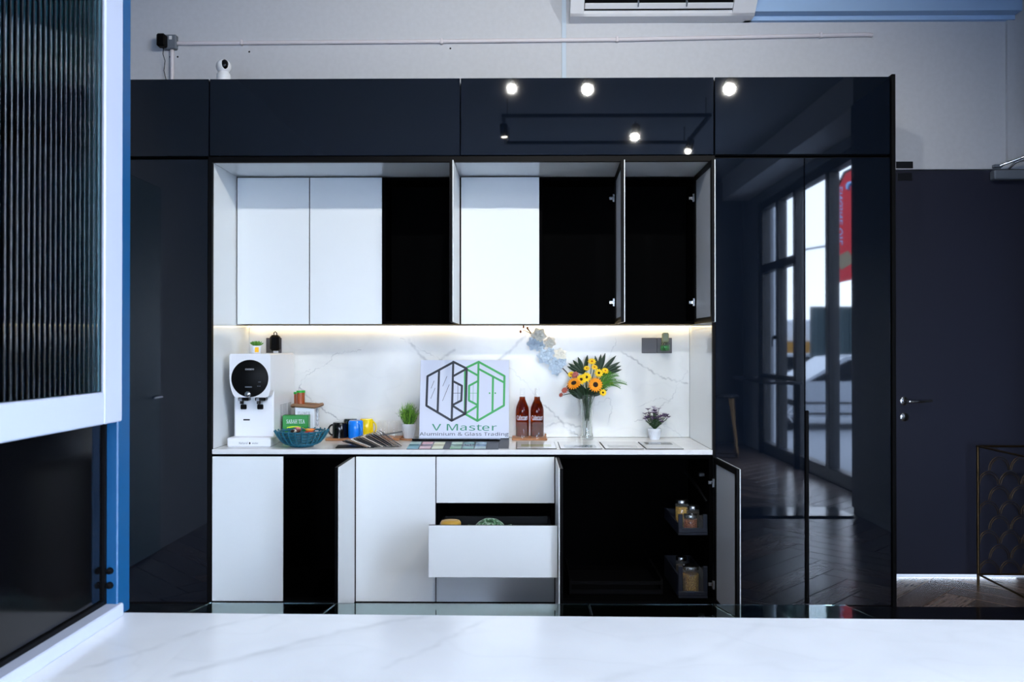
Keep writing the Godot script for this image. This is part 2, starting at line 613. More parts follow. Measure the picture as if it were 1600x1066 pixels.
	for q in [[5.79, 6.35, 2.38, 3.09], [5.79, 6.35, 1.0, 2.28], [5.79, 6.35, 0.13, 0.9], [5.15, 5.69, 2.38, 3.09], [5.15, 5.69, 1.0, 2.28], [5.15, 5.69, 0.13, 0.9], [4.15, 5.05, 0.13, 3.09], [3.46, 4.05, 0.13, 3.09]]:
		var g := new_mb()
		g.quad(Vector3(XR + 0.07, q[2], q[0]), Vector3(XR + 0.07, q[2], q[1]), Vector3(XR + 0.07, q[3], q[1]), Vector3(XR + 0.07, q[3], q[0]), Vector3.RIGHT)
		part(win, "pane", g, M.pane)
	var hd := new_mb()
	hd.box(Vector3(XR - 0.005, 1.45, 5.74), Vector3(0.03, 0.05, 0.03), 0.004)
	hd.tube([Vector3(XR - 0.02, 1.46, 5.74), Vector3(XR - 0.035, 1.45, 5.74), Vector3(XR - 0.035, 1.34, 5.74)], 0.009)
	part(win, "handle", hd, M.black)
	# door beside the cabinets
	var d := new_mb()
	d.span(Vector3(2.171, 0.014, ZB - 0.06), Vector3(3.014, 2.38, ZB - 0.012), 0.003)
	var door := struct("door_1", d, M.navy_door, "dark navy flush door beside the tall cabinet", "door")
	var hb := new_mb()
	for y in [1.028, 0.934]:
		hb.lathe([Vector2(0, 0), Vector2(0.027, 0), Vector2(0.027, 0.006), Vector2(0.023, 0.009), Vector2(0, 0.009)], 24, Transform3D(Basis(Vector3.RIGHT, PI / 2), Vector3(2.24, y, ZB - 0.012)))
	hb.box(Vector3(2.24, 0.934, ZB - 0.002), Vector3(0.008, 0.03, 0.006), 0.001)
	part(door, "escutcheon", hb, M.steel)
	var hl := new_mb()
	hl.tube([Vector3(2.24, 1.028, ZB - 0.01), Vector3(2.24, 1.028, ZB + 0.035), Vector3(2.25, 1.028, ZB + 0.046), Vector3(2.3, 1.028, ZB + 0.048), Vector3(2.355, 1.03, ZB + 0.045), Vector3(2.378, 1.032, ZB + 0.035)], 0.0085, 10)
	part(door, "handle", hl, M.steel)
	var cl := new_mb()
	cl.box(Vector3(2.85, 2.345, ZB + 0.02), Vector3(0.22, 0.055, 0.055), 0.006)
	cl.box(Vector3(2.765, 2.395, ZB + 0.03), Vector3(0.05, 0.018, 0.03), 0.003)
	part(door, "door_closer", cl, M.grey_box)
	var ca := new_mb()
	ca.tube([Vector3(2.77, 2.395, ZB + 0.045), Vector3(2.98, 2.47, ZB + 0.15)], 0.007)
	ca.tube([Vector3(2.83, 2.38, ZB + 0.03), Vector3(2.85, 2.41, ZB + 0.06), Vector3(2.98, 2.47, ZB + 0.15)], 0.008)
	part(door, "closer_arm", ca, M.steel)
	var sk := new_mb()
	sk.span(Vector3(2.192, 2.39, ZB), Vector3(2.29, 2.43, ZB + 0.002))
	sk.span(Vector3(2.206, 2.32, ZB - 0.012), Vector3(2.29, 2.365, ZB - 0.009))
	part(door, "magnet_plate", sk, M.dark_steel)
	var ds := new_mb()
	ds.span(Vector3(2.155, 0.0, ZB - 0.19), Vector3(2.19, 2.385, ZB - 0.062))
	ds.span(Vector3(2.995, 0.0, ZB - 0.19), Vector3(3.03, 2.385, ZB - 0.062))
	ds.span(Vector3(2.19, 2.36, ZB - 0.19), Vector3(2.995, 2.39, ZB - 0.062))
	part(door, "door_stop", ds, M.dark_frame)
	# door in the left wall, seen in the glossy doors
	var d2 := new_mb()
	d2.span(Vector3(XL - 0.005, 0.01, 0.3), Vector3(XL + 0.03, 2.39, 1.15), 0.004)
	var door2 := struct("door_2", d2, mat("teal_door", Color(0.25, 0.36, 0.4), 0.5), "dull teal door in the left wall", "door")
	var dh := new_mb()
	dh.tube([Vector3(XL + 0.03, 1.02, 1.07), Vector3(XL + 0.07, 1.02, 1.07), Vector3(XL + 0.07, 1.02, 0.95)], 0.009)
	part(door2, "handle", dh, M.steel)
	# beam and pilaster at the top right
	var bm := new_mb()
	bm.span(Vector3(1.3, 3.275, ZB - 0.01), Vector3(2.87, H, ZB + 0.1))
	bm.span(Vector3(1.3, 3.25, ZB - 0.01), Vector3(2.87, 3.275, ZB + 0.03))
	struct("trim_1", bm, M.beam_blue, "pale blue-grey beam under the ceiling, beside the air conditioner", "beam")
	var pl := new_mb()
	pl.span(Vector3(2.83, 2.43, ZB - 0.01), Vector3(XR, 3.25, ZB + 0.02))
	pl.span(Vector3(2.87, 3.25, ZB - 0.01), Vector3(XR, H, ZB + 0.02))
	struct("trim_2", pl, M.wall, "shallow pale pilaster in the corner above the door", "pilaster")
	var bk := new_mb()
	bk.span(Vector3(XR - 0.35, 3.3, 2.5), Vector3(XR, H, 6.9))
	struct("trim_3", bk, M.wall, "pale bulkhead above the shop window", "bulkhead")

func area(p: PackedVector2Array) -> float:
	var s := 0.0
	for i in p.size():
		s += p[i].cross(p[(i + 1) % p.size()])
	return absf(s) / 2.0

# ---------------------------------------------------------------- cabinets
func carcass(o: Node3D, x0: float, x1: float, y0: float, y1: float, z0: float, z1: float, t := 0.016) -> void:
	var m := new_mb(o)
	m.span(Vector3(x0, y0, z0), Vector3(x1, y1, z0 + 0.008))
	m.span(Vector3(x0, y0, z0 + 0.008), Vector3(x0 + t, y1, z1))
	m.span(Vector3(x1 - t, y0, z0 + 0.008), Vector3(x1, y1, z1))
	m.span(Vector3(x0 + t, y0, z0 + 0.008), Vector3(x1 - t, y0 + t, z1))
	m.span(Vector3(x0 + t, y1 - t, z0 + 0.008), Vector3(x1 - t, y1, z1))
	part(o, "carcass", m, M.inside, "black carcass")

# a leaf of black aluminium frame with a glass face; hinge line at p (room coordinates), leaf runs to side * x
func leaf_door(o: Node3D, p: Vector3, w: float, h: float, side: float, open: float, face: Material, hinges: Array, called := "door") -> MeshInstance3D:
	var t := 0.02
	var f := new_mb()
	var x0 := 0.0015 * side
	var x1 := w * side - 0.0015 * side
	var fw := 0.028 * side
	f.span(Vector3(x0, 0, -t), Vector3(x0 + fw, h, -0.005))
	f.span(Vector3(x1 - fw, 0, -t), Vector3(x1, h, -0.005))
	f.span(Vector3(x0 + fw, 0, -t), Vector3(x1 - fw, 0.028, -0.005))
	f.span(Vector3(x0 + fw, h - 0.028, -t), Vector3(x1 - fw, h, -0.005))
	var d := part(o, called, f, M.black)
	d.position = p - o.position
	d.rotation.y = open * (-side)
	var g := new_mb()
	g.span(Vector3(x0, 0, -0.005), Vector3(x1, h, 0), 0.001)
	part(d, "face_panel", g, face)
	var b := new_mb()
	b.span(Vector3(x0 + fw, 0.028, -0.0135), Vector3(x1 - fw, h - 0.028, -0.0055))
	part(d, "inner_panel", b, M.inner_panel, "grey inner panel")
	for y in hinges:
		var k := new_mb()
		k.box(Vector3(side * 0.016, y, -t - 0.006), Vector3(0.022, 0.045, 0.012), 0.002)
		k.box(Vector3(side * 0.006, y, -t - 0.018), Vector3(0.01, 0.018, 0.024), 0.002)
		part(d, "hinge", k, M.steel, "metal hinge")
	return d

func cabinets() -> void:
	# row of top cabinets
	for q in [[-2.38, -1.623, "navy glass top cabinet above the left tall cabinet, under the wall plug"], [-1.617, -0.319, "long navy glass top cabinet under the small white security camera"], [-0.314, 0.989, "long navy glass top cabinet above the open wall cabinets, mirroring several ceiling lamps"], [0.996, 1.893, "navy glass top cabinet above the right tall cabinet"]]:
		var o := thing("top_cabinet", Vector3((q[0] + q[1]) / 2, 2.333, 0), q[2], "cabinet", "top cabinets")
		var b := new_mb(o)
		b.span(Vector3(q[0] + 0.002, 2.333, -0.598), Vector3(q[1] - 0.002, 2.733, -0.021))
		part(o, "carcass", b, M.black)
		var d := new_mb(o)
		d.span(Vector3(q[0], 2.336, -0.02), Vector3(q[1], 2.735, 0), 0.0015)
		part(o, "door", d, M.navy_gloss)
	# tall cabinets
	var tl := thing("tall_cabinet", Vector3(-2.0, 0, 0), "navy glass tall cabinet at the left end, beside the water dispenser", "cabinet", "tall cabinets")
	var m := new_mb(tl)
	m.span(Vector3(-2.38, 0, -0.598), Vector3(-1.625, 2.325, -0.021))
	part(tl, "carcass", m, M.black)
	m = new_mb(tl)
	m.span(Vector3(-2.2, 0.025, -0.02), Vector3(-1.625, 2.318, 0), 0.0015)
	part(tl, "door", m, M.navy_gloss)
	m = new_mb(tl)
	m.span(Vector3(-2.38, 0.025, -0.02), Vector3(-2.204, 2.318, 0), 0.0015)
	part(tl, "filler_panel", m, M.navy_gloss)
	var tr := thing("tall_cabinet", Vector3(1.45, 0, 0), "navy glass tall cabinet at the right end with two doors mirroring the window", "cabinet", "tall cabinets")
	m = new_mb(tr)
	m.span(Vector3(0.998, 0, -0.598), Vector3(1.893, 2.325, -0.021))
	part(tr, "carcass", m, M.black)
	m = new_mb(tr)
	m.span(Vector3(0.997, 0.022, -0.02), Vector3(1.452, 2.318, 0), 0.0015)
	part(tr, "door", m, M.navy_gloss)
	m = new_mb(tr)
	m.span(Vector3(1.456, 0.022, -0.02), Vector3(1.893, 2.318, 0), 0.0015)
	part(tr, "door", m, M.navy_gloss)
	m = new_mb(tr)
	m.span(Vector3(1.4535, 0.03, -0.004), Vector3(1.4715, 1.02, 0.012), 0.004)
	part(tr, "handle", m, M.black, "black vertical edge handle")
	m = new_mb(tr)
	m.span(Vector3(1.896, 0, -0.598), Vector3(1.916, 2.745, 0.012), 0.002)
	part(tr, "end_panel", m, M.black)
	# frame and lining of the niche
	var ni := thing("niche_surround", Vector3(-0.31, 0.815, -0.3), "black edged white gloss lining around the open kitchen niche", "cabinet lining")
	m = new_mb(ni)
	m.span(Vector3(-1.622, 0.0, -0.02), Vector3(-1.603, 2.33, 0.004))
	m.span(Vector3(0.982, 0.0, -0.02), Vector3(0.995, 2.33, 0.004))
	m.span(Vector3(-1.603, 2.302, -0.02), Vector3(0.982, 2.33, 0.004))
	part(ni, "edge_frame", m, M.black)
	m = new_mb(ni)
	m.span(Vector3(-1.622, 0.8155, -0.598), Vector3(-1.603, 2.302, -0.02))
	part(ni, "side_panel", m, M.white_gloss)
	m = new_mb(ni)
	m.span(Vector3(0.982, 0.8155, -0.598), Vector3(0.995, 2.302, -0.02))
	part(ni, "side_panel", m, M.white_gloss)
	m = new_mb(ni)
	m.span(Vector3(-1.603, 2.303, -0.598), Vector3(0.982, 2.315, -0.02))
	part(ni, "soffit", m, M.white_gloss)
	# wall cabinets: y 1.471 .. 2.297, doors in the plane z = -0.36
	var y0 := 1.473
	var hh := 0.822
	var wc: Array[Node3D] = []
	for q in [[-1.6, -0.782, "wall cabinet with two closed white doors above the water dispenser"], [-0.782, 0.1, "wall cabinet with one open and one closed white door, above the logo board"], [0.1, 0.978, "black wall cabinet with both doors standing open above the flower vase"]]:
		var o := thing("wall_cabinet", Vector3((q[0] + q[1]) / 2, y0, -0.48), q[2], "cabinet", "wall cabinets")
		carcass(o, q[0], q[1], y0, y0 + hh + 0.003, -0.598, -0.381)
		wc.append(o)
	var hy := [0.12, 0.7]
	leaf_door(wc[0], Vector3(-1.598, y0, -0.36), 0.407, hh, 1, 0, M.white_door, [])
	leaf_door(wc[0], Vector3(-0.782, y0, -0.36), 0.407, hh, -1, 0, M.white_door, [])
	leaf_door(wc[1], Vector3(-0.346, y0, -0.355), 0.434, hh, -1, deg_to_rad(90), M.white_door, [])
	leaf_door(wc[1], Vector3(0.1, y0, -0.36), 0.44, hh, -1, 0, M.white_door, [])
	leaf_door(wc[2], Vector3(0.539, y0, -0.355), 0.43, hh, -1, deg_to_rad(88), M.white_door, hy)
	leaf_door(wc[2], Vector3(0.981, y0, -0.355), 0.43, hh, -1, deg_to_rad(90), M.white_door, hy)
	# strip light under the wall cabinets
	var led := thing("strip_light", Vector3(-0.31, 1.46, -0.5), "warm LED strip glowing under the wall cabinets", "strip light")
	m = new_mb(led)
	m.span(Vector3(-1.6, 1.466, -0.575), Vector3(0.98, 1.4725, -0.555))
	part(led, "profile", m, M.plastic_white)
	m = new_mb(led)
	m.span(Vector3(-1.6, 1.461, -0.57), Vector3(0.98, 1.466, -0.56))
	part(led, "led_diffuser", m, M.led_glow)
	var al := AreaLight3D.new()
	al.name = "led_light"
	al.area_size = Vector2(2.56, 0.014)
	al.light_color = Color(1.0, 0.86, 0.6)
	al.light_energy = 0.05
	al.area_range = 12.0
	al.shadow_enabled = true
	al.rotation = Vector3(-PI / 2, 0, 0)
	al.position = Vector3(-0.31, 1.456, -0.565) - led.position
	led.add_child(al)
	# base cabinets
	var ba := thing("base_cabinet", Vector3(-1.23, 0, -0.3), "base cabinet under the water dispenser, left door closed and right door open", "cabinet", "base cabinets")
	carcass(ba, -1.602, -0.86, 0.03, 0.783, -0.58, -0.022)
	leaf_door(ba, Vector3(-1.602, 0.032, 0), 0.371, 0.746, 1, 0, M.white_door, [])
	leaf_door(ba, Vector3(-0.86, 0.032, 0.005), 0.371, 0.746, -1, deg_to_rad(90), M.white_door, [])
	var bb := thing("base_cabinet", Vector3(-0.65, 0, -0.3), "base cabinet with one closed white door left of the drawers", "cabinet", "base cabinets")
	carcass(bb, -0.857, -0.443, 0.03, 0.783, -0.58, -0.022)
	leaf_door(bb, Vector3(-0.857, 0.032, 0), 0.414, 0.746, 1, 0, M.white_door, [])
	var bc := thing("drawer_cabinet", Vector3(-0.135, 0, -0.3), "base cabinet of three white drawers with the middle one pulled out", "cabinet", "base cabinets")
	carcass(bc, -0.441, 0.17, 0.03, 0.783, -0.58, -0.022)
	for q in [[0.541, 0.778, 0.0], [0.258, 0.502, 0.36], [0.032, 0.25, 0.0]]:
		var bx := new_mb(bc)
		var z1: float = q[2]
		bx.span(Vector3(-0.42, q[0] + 0.02, z1 - 0.52), Vector3(0.15, q[0] + 0.032, z1 - 0.02))
		for x in [-0.42, 0.138]:
			bx.span(Vector3(x, q[0] + 0.032, z1 - 0.52), Vector3(x + 0.012, q[1] - 0.06, z1 - 0.02))
		bx.span(Vector3(-0.408, q[0] + 0.032, z1 - 0.52), Vector3(0.138, q[1] - 0.06, z1 - 0.508))
		var dr := part(bc, "drawer", bx, M.dark_frame, "dark grey drawer box")
		var fp := new_mb(bc)
		fp.span(Vector3(-0.4395, q[0], z1 - 0.005), Vector3(0.1685, q[1], z1), 0.001)
		part(dr, "face_panel", fp, M.white_door, "white glass drawer front")
		var fb := new_mb(bc)
		fb.span(Vector3(-0.4395, q[0], z1 - 0.02), Vector3(0.1685, q[1], z1 - 0.005))
		part(dr, "front_frame", fb, M.black)
	var bd := thing("base_cabinet", Vector3(0.58, 0, -0.3), "wide black base cabinet with both doors open and pull-out trays inside", "cabinet", "base cabinets")
	carcass(bd, 0.172, 0.984, 0.03, 0.783, -0.58, -0.022)
	leaf_door(bd, Vector3(0.173, 0.032, 0.005), 0.4, 0.746, 1, deg_to_rad(90), M.white_door, [])
	leaf_door(bd, Vector3(1.004, 0.032, 0.01), 0.4, 0.746, -1, deg_to_rad(92), M.white_door, [0.1, 0.62])
	for q in [[0.372, 0.478], [0.045, 0.209]]:
		var tm := new_mb(bd)
		tm.span(Vector3(0.812, q[0], -0.46), Vector3(0.962, q[0] + 0.012, -0.03))
		tm.span(Vector3(0.812, q[0] + 0.012, -0.045), Vector3(0.962, q[0] + 0.035, -0.03), 0.002)
		for x in [0.812, 0.94]:
			tm.span(Vector3(x, q[0] + 0.012, -0.046), Vector3(x + 0.022, q[1], -0.031), 0.002)
		tm.span(Vector3(0.812, q[0] + 0.012, -0.46), Vector3(0.82, q[1] - 0.05, -0.047))
		tm.span(Vector3(0.954, q[0] + 0.012, -0.46), Vector3(0.962, q[1] - 0.05, -0.047))
		tm.span(Vector3(0.82, q[0] + 0.012, -0.46), Vector3(0.954, q[1] - 0.05, -0.452))
		var tray := part(bd, "pull_out_tray", tm, mat("tray_metal", Color(0.1, 0.125, 0.18), 0.45), "blue-grey metal pull-out tray")
		var gm := new_mb(bd)
		gm.span(Vector3(0.835, q[0] + 0.036, -0.041), Vector3(0.939, q[1] - 0.004, -0.036))
		part(tray, "glass_front", gm, M.clear_glass)
	var pm := new_mb(bd)
	pm.span(Vector3(0.25, 0.05, -0.5), Vector3(0.74, 0.062, -0.08))
	pm.span(Vector3(0.25, 0.062, -0.092), Vector3(0.74, 0.075, -0.08))
	pm.span(Vector3(0.262, 0.1, -0.092), Vector3(0.728, 0.118, -0.08))
	pm.span(Vector3(0.25, 0.062, -0.5), Vector3(0.262, 0.13, -0.08))
	pm.span(Vector3(0.728, 0.062, -0.5), Vector3(0.74, 0.13, -0.08))
	part(bd, "pull_out_drawer", pm, M.black)
	var am := new_mb(bd)
	am.tube([Vector3(0.9, 0.66, -0.3), Vector3(0.93, 0.6, -0.1), Vector3(0.958, 0.545, -0.03)], 0.008)
	am.box(Vector3(0.945, 0.675, -0.1), Vector3(0.03, 0.02, 0.03), 0.003)
	part(bd, "lift_arm", am, M.dark_steel)
	var pl := new_mb()
	pl.span(Vector3(-1.603, 0.0, -0.06), Vector3(0.982, 0.028, -0.045))
	solo("plinth", pl, M.black, "black plinth strip under the base cabinets", "plinth")
	var gp := new_mb()
	gp.span(Vector3(-1.602, 0.7835, -0.5), Vector3(0.981, 0.79, -0.012))
	solo("handle_channel", gp, M.black, "black handle channel between the worktop and the base cabinets", "trim strip")

func counter() -> void:
	var c := new_mb()
	c.span(Vector3(-1.602, 0.7905, -0.598), Vector3(0.9815, 0.815, 0.0), 0.002)
	solo("worktop", c, M.marble_top, "white marble worktop along the niche", "worktop")
	var b := new_mb()
	b.span(Vector3(0, 0, 0), Vector3(2.582, -0.655, -0.012))
	var o := solo("backsplash", b, M.marble_wall, "grey veined white marble backsplash behind the worktop", "backsplash")
	o.position = Vector3(-1.6015, 1.4715, -0.585)

# ---------------------------------------------------------------- foreground
func foreground() -> void:
	var turn := -0.0148
	var isl := thing("island", Vector3(0, 0, 2.895), "white marble topped island across the foreground", "island", "", turn)
	var m := new_mb()
	m.span(Vector3(-1.35, 0.873, 0), Vector3(1.15, 0.903, 0.85), 0.002)
	part(isl, "worktop", m, M.marble_top)
	m = new_mb()
	m.span(Vector3(-1.3, 0.0, 0.05), Vector3(1.1, 0.873, 0.8), 0.002)
	part(isl, "body", m, M.dark_frame)
	# display cabinet on the island: front plane x = -0.668
	var d := thing("display_cabinet", Vector3(-0.668, 0.903, 2.87), "blue display cabinet with a white framed reeded glass door standing on the island", "cabinet", "", turn)
	var L := 0.84
	m = new_mb()
	m.span(Vector3(-0.36, 0, 0), Vector3(0, 1.5, 0.042), 0.002)
	m.span(Vector3(-0.36, 0, L - 0.032), Vector3(0, 1.5, L), 0.002)
	m.span(Vector3(-0.36, 1.47, 0.042), Vector3(0, 1.5, L - 0.032))
	part(d, "side_panels", m, M.blue, "bright blue carcass")
	m = new_mb()
	m.span(Vector3(-0.36, 0, 0.042), Vector3(-0.35, 1.47, L - 0.032))
	m.span(Vector3(-0.35, 0.325, 0.042), Vector3(-0.002, 0.34, L - 0.032))
	m.span(Vector3(-0.35, 0.78, 0.042), Vector3(-0.06, 0.79, L - 0.032))
	part(d, "inner_shelves", m, M.inside)
	m = new_mb()
	m.span(Vector3(-0.35, 0.0, 0.032), Vector3(0.006, 0.022, L), 0.002)
	part(d, "bottom_rail", m, M.frame_white, "white bottom rail")
	m = new_mb()
	m.span(Vector3(-0.03, 0.022, 0.046), Vector3(-0.022, 0.325, L - 0.032))
	part(d, "lower_panel", m, M.black_gloss, "black recessed lower panel")
	m = new_mb()
	m.span(Vector3(-0.024, 0.0225, 0.0425), Vector3(-0.018, 0.03, L - 0.032))
	m.span(Vector3(-0.024, 0.03, 0.0425), Vector3(-0.018, 0.325, 0.05))
	part(d, "panel_bead", m, M.black)
	for y in [0.077, 0.053]:
		m = new_mb()
		m.lathe([Vector2(0, 0), Vector2(0.006, 0), Vector2(0.005, 0.005), Vector2(0, 0.006)], 14, Transform3D(Basis(Vector3.RIGHT, PI / 2), Vector3(-0.0125, y, 0.042)))
		part(d, "screw_cap", m, M.black)
	# the door
	m = new_mb()
	var y0 := 0.327
	var y1 := 1.47
	var za := 0.067
	var zb := L - 0.02
	m.span(Vector3(0.001, y0, za), Vector3(0.02, y1, za + 0.056), 0.002)
	m.span(Vector3(0.001, y0, zb - 0.056), Vector3(0.02, y1, zb), 0.002)
	m.span(Vector3(0.001, y0, za + 0.056), Vector3(0.02, y0 + 0.05, zb - 0.056), 0.002)
	m.span(Vector3(0.001, y1 - 0.05, za + 0.056), Vector3(0.02, y1, zb - 0.056), 0.002)
	var dr := part(d, "door", m, M.frame_white, "white aluminium door frame")
	var g := new_mb()
	var z0 := za + 0.057
	var pitch := 0.0125
	var ribs := int((zb - 0.057 - z0) / pitch)
	var ya := y0 + 0.051
	var yb := y1 - 0.051
	for i in ribs:
		var zc := z0 + (i + 0.5) * pitch
		for k in 8:
			var a0 := PI * (0.3 + 0.4 * k / 8.0)
			var a1 := PI * (0.3 + 0.4 * (k + 1) / 8.0)
			var n0 := Vector3(sin(a0), 0, -cos(a0))
			var n1 := Vector3(sin(a1), 0, -cos(a1))
			var rr := pitch / 2.0 / cos(0.3 * PI)
			var p0 := Vector3(0.0155 - rr * sin(0.3 * PI), 0, zc) + n0 * rr
			var p1 := Vector3(0.0155 - rr * sin(0.3 * PI), 0, zc) + n1 * rr
			var lo := Vector3(0, ya, 0)
			var hi := Vector3(0, yb, 0)
			g.tri(p0 + lo, p1 + lo, p1 + hi, n0, n1, n1)
			g.tri(p0 + lo, p1 + hi, p0 + hi, n0, n1, n0)
	var ze := z0 + ribs * pitch
	g.quad(Vector3(0.0115, ya, z0), Vector3(0.0115, ya, ze), Vector3(0.0115, yb, ze), Vector3(0.0115, yb, z0), Vector3.LEFT)
	part(dr, "reeded_pane", g, M.reed_glass, "vertically ribbed dark glass pane")
	# low table with glass sheets in front of the cabinets
	var t := thing("low_table", Vector3(0.23, 0, 1.04), "long low black table just beyond the island", "table")
	m = new_mb(t)
	m.span(Vector3(-1.6, 0.275, 0.895), Vector3(2.06, 0.296, 1.18), 0.003)
	part(t, "table_top", m, M.black_gloss)
	for x in [-1.45, -0.2, 0.92]:
		for z in [0.92, 1.15]:
			m = new_mb(t)
			m.box(Vector3(x, 0.1375, z), Vector3(0.03, 0.275, 0.03), 0.002)
			part(t, "leg", m, M.black)
	for q in [[[-1.27, 0.9], [-0.765, 0.9], [-0.82, 1.17], [-1.36, 1.17], "clear green edged glass sheet at the left end of the low table"], [[-0.755, 0.9], [0.268, 0.9], [0.272, 1.17], [-0.8, 1.17], "longest glass sheet on the low table, before the drawers"], [[0.276, 0.9], [0.772, 0.9], [0.86, 1.17], [0.28, 1.17], "green edged glass sheet on the low table before the open base cabinet"], [[0.78, 0.9], [1.31, 0.9], [1.4, 1.17], [0.868, 1.17], "glass sheet at the right on the low table, before the tall navy doors"]]:
		m = new_mb()
		var pl := PackedVector2Array()
		for k in 4:
			pl.append(Vector2(q[k][0], q[k][1]))
		m.prism(pl, -0.3035, -0.2965, Transform3D(Basis(Vector3(1, 0, 0), Vector3(0, 0, 1), Vector3(0, -1, 0)), Vector3.ZERO))
		solo("glass_sheet", m, M.sheet_glass, q[4], "glass sheet", "glass sheets on the low table")

# ---------------------------------------------------------------- worktop, left
func counter_left() -> void:
	var T := 0.8152
	# water dispenser
	var w := thing("water_dispenser", Vector3(-1.4405, T, -0.34), "white water dispenser with a round black display at the left end", "dispenser")
	var m := new_mb()
	m.span(Vector3(-0.107, 0.0, -0.24), Vector3(0.107, 0.494, 0.17), 0.008)
	part(w, "body", m, M.plastic_white)
	m = new_mb()
	var fixed := PackedVector2Array([Vector2(-0.07, 0.262)])
	for i in range(1, 9):
		fixed.append(Vector2(-0.07 - 0.039 * sin(i * PI / 16), 0.262 + 0.12 * (1.0 - cos(i * PI / 16))))
	fixed.append_array([Vector2(-0.109, 0.487), Vector2(-0.102, 0.494), Vector2(0.102, 0.494), Vector2(0.109, 0.487), Vector2(0.109, 0.3), Vector2(0.1, 0.27), Vector2(0.085, 0.262)])
	m.prism(fixed, 0.171, 0.235)
	part(w, "head", m, M.plastic_white)
	m = new_mb()
	m.span(Vector3(-0.117, 0.0, 0.1), Vector3(0.113, 0.05, 0.247), 0.006)
	var base := part(w, "drip_tray", m, M.plastic_white)
	text(base, "lettering", "Natural", sans, 0.045, 0.012, M.grey_box, Transform3D(Basis.IDENTITY, Vector3(-0.03, 0.022, 0.2473)))
	text(base, "lettering", "water", sans, 0.034, 0.009, M.grey_box, Transform3D(Basis.IDENTITY, Vector3(0.033, 0.021, 0.2473)))
	m = new_mb()
	m.ell(Vector3(0.004, 0.021, 0.2472), Vector3(0.004, 0.006, 0.0005), 6, 12)
	part(base, "drop_mark", m, M.black)
	m = new_mb()
	m.lathe([Vector2(0, 0.004), Vector2(0.094, 0.004), Vector2(0.098, 0.002), Vector2(0.099, 0)], 64, Transform3D(Basis(Vector3.RIGHT, PI / 2), Vector3(0.0, 0.363, 0.2352)))
	var disp := part(w, "round_display", m, mat("display_black", Color(0.012, 0.012, 0.014), 0.4, 0.0, 0.25), "round black display")
	text(disp, "lettering", "CUCKOO", sans, 0.046, 0.008, M.white_paint, Transform3D(Basis.IDENTITY, Vector3(0.0, 0.412, 0.2395)))
	m = new_mb()
	m.span(Vector3(-0.024, 0.315, 0.2392), Vector3(0.012, 0.321, 0.2396))
	part(disp, "readout", m, M.grey_box)
	m = new_mb()
	m.span(Vector3(0.041, 0.3205, 0.2392), Vector3(0.047, 0.324, 0.2396))
	m.span(Vector3(0.051, 0.3205, 0.2392), Vector3(0.058, 0.324, 0.2396))
	m.span(Vector3(0.046, 0.343, 0.2392), Vector3(0.06, 0.3455, 0.2396))
	part(disp, "indicator", m, M.grey_box)
	m = new_mb()
	m.lathe([Vector2(0, 0.012), Vector2(0.013, 0.012), Vector2(0.0155, 0.009), Vector2(0.017, 0)], 24, Transform3D(Basis(Vector3.RIGHT, PI / 2), Vector3(-0.008, 0.28, 0.2392)))
	part(w, "dial", m, M.steel, "silver dial")
	for x in [-0.042, 0.048]:
		m = new_mb()
		m.span(Vector3(x - 0.028, 0.242, 0.171), Vector3(x + 0.028, 0.262, 0.215), 0.004)
		m.lathe([Vector2(0, 0), Vector2(0.01, 0), Vector2(0.012, 0.03), Vector2(0, 0.03)], 14, Transform3D(Basis.IDENTITY, Vector3(x - 0.012, 0.225, 0.2)))
		var tap := part(w, "tap", m, M.black_gloss)
		m = new_mb()
		m.box(Vector3(x - 0.012, 0.25, 0.217), Vector3(0.018, 0.016, 0.006), 0.002)
		part(tap, "tap_badge", m, M.steel)
		m = new_mb()
		m.box(Vector3(x - 0.01, 0.208, 0.178), Vector3(0.032, 0.026, 0.014), 0.004)
		part(w, "lever", m, M.black)
	m = new_mb()
	m.span(Vector3(-0.056, 0.134, 0.1701), Vector3(-0.021, 0.142, 0.1708))
	part(w, "sticker", m, M.dark_frame)
	m = new_mb()
	for i in 17:
		for z in [[-0.17, -0.1], [-0.08, 0.0], [0.01, 0.05]]:
			m.span(Vector3(0.1068, 0.075 + i * 0.0082, z[0]), Vector3(0.1078, 0.078 + i * 0.0082, z[1]))
	part(w, "vent_slots", m, M.grey_box, "row of vent slots")
	# succulent on the dispenser
	var s := thing("succulent", Vector3(-1.478, 1.3095, -0.33), "tiny green succulent in a yellow and white pot on the water dispenser", "plant")
	m = new_mb()
	m.lathe([Vector2(0, 0), Vector2(0.024, 0), Vector2(0.028, 0.042), Vector2(0.024, 0.042), Vector2(0, 0.036)], 20)
	var pot := part(s, "pot", m, M.white_paint)
	m = new_mb()
	m.box(Vector3(0.01, 0.02, 0.0255), Vector3(0.022, 0.028, 0.003), 0.001)
	part(pot, "yellow_label", m, mat("yellow", Color(0.95, 0.72, 0.1), 0.5))
	m = new_mb()
	for i in 20:
		var a := i * 2.4
		var e := 0.25 + 0.055 * i
		m.leaf(Vector3(0, 0.038, 0), Vector3(cos(a) * cos(e), sin(e), sin(a) * cos(e)), Vector3.UP + Vector3(cos(a), 0, sin(a)) * 0.01, 0.042 - 0.0008 * i, 0.017, -0.2, 0.003, 4, 0.9)
	part(s, "leaves", m, mat("succulent_green", Color(0.33, 0.55, 0.2), 0.5))
	# socket with adapter behind it
	var so := thing("wall_socket", Vector3(-1.455, 1.3, -0.585), "grey wall socket behind the water dispenser", "socket", "wall sockets")
	m = new_mb()
	m.span(Vector3(-0.045, 0.0, 0.0), Vector3(0.045, 0.098, 0.009), 0.002)
	part(so, "plate", m, M.grey_plate)
	m = new_mb()
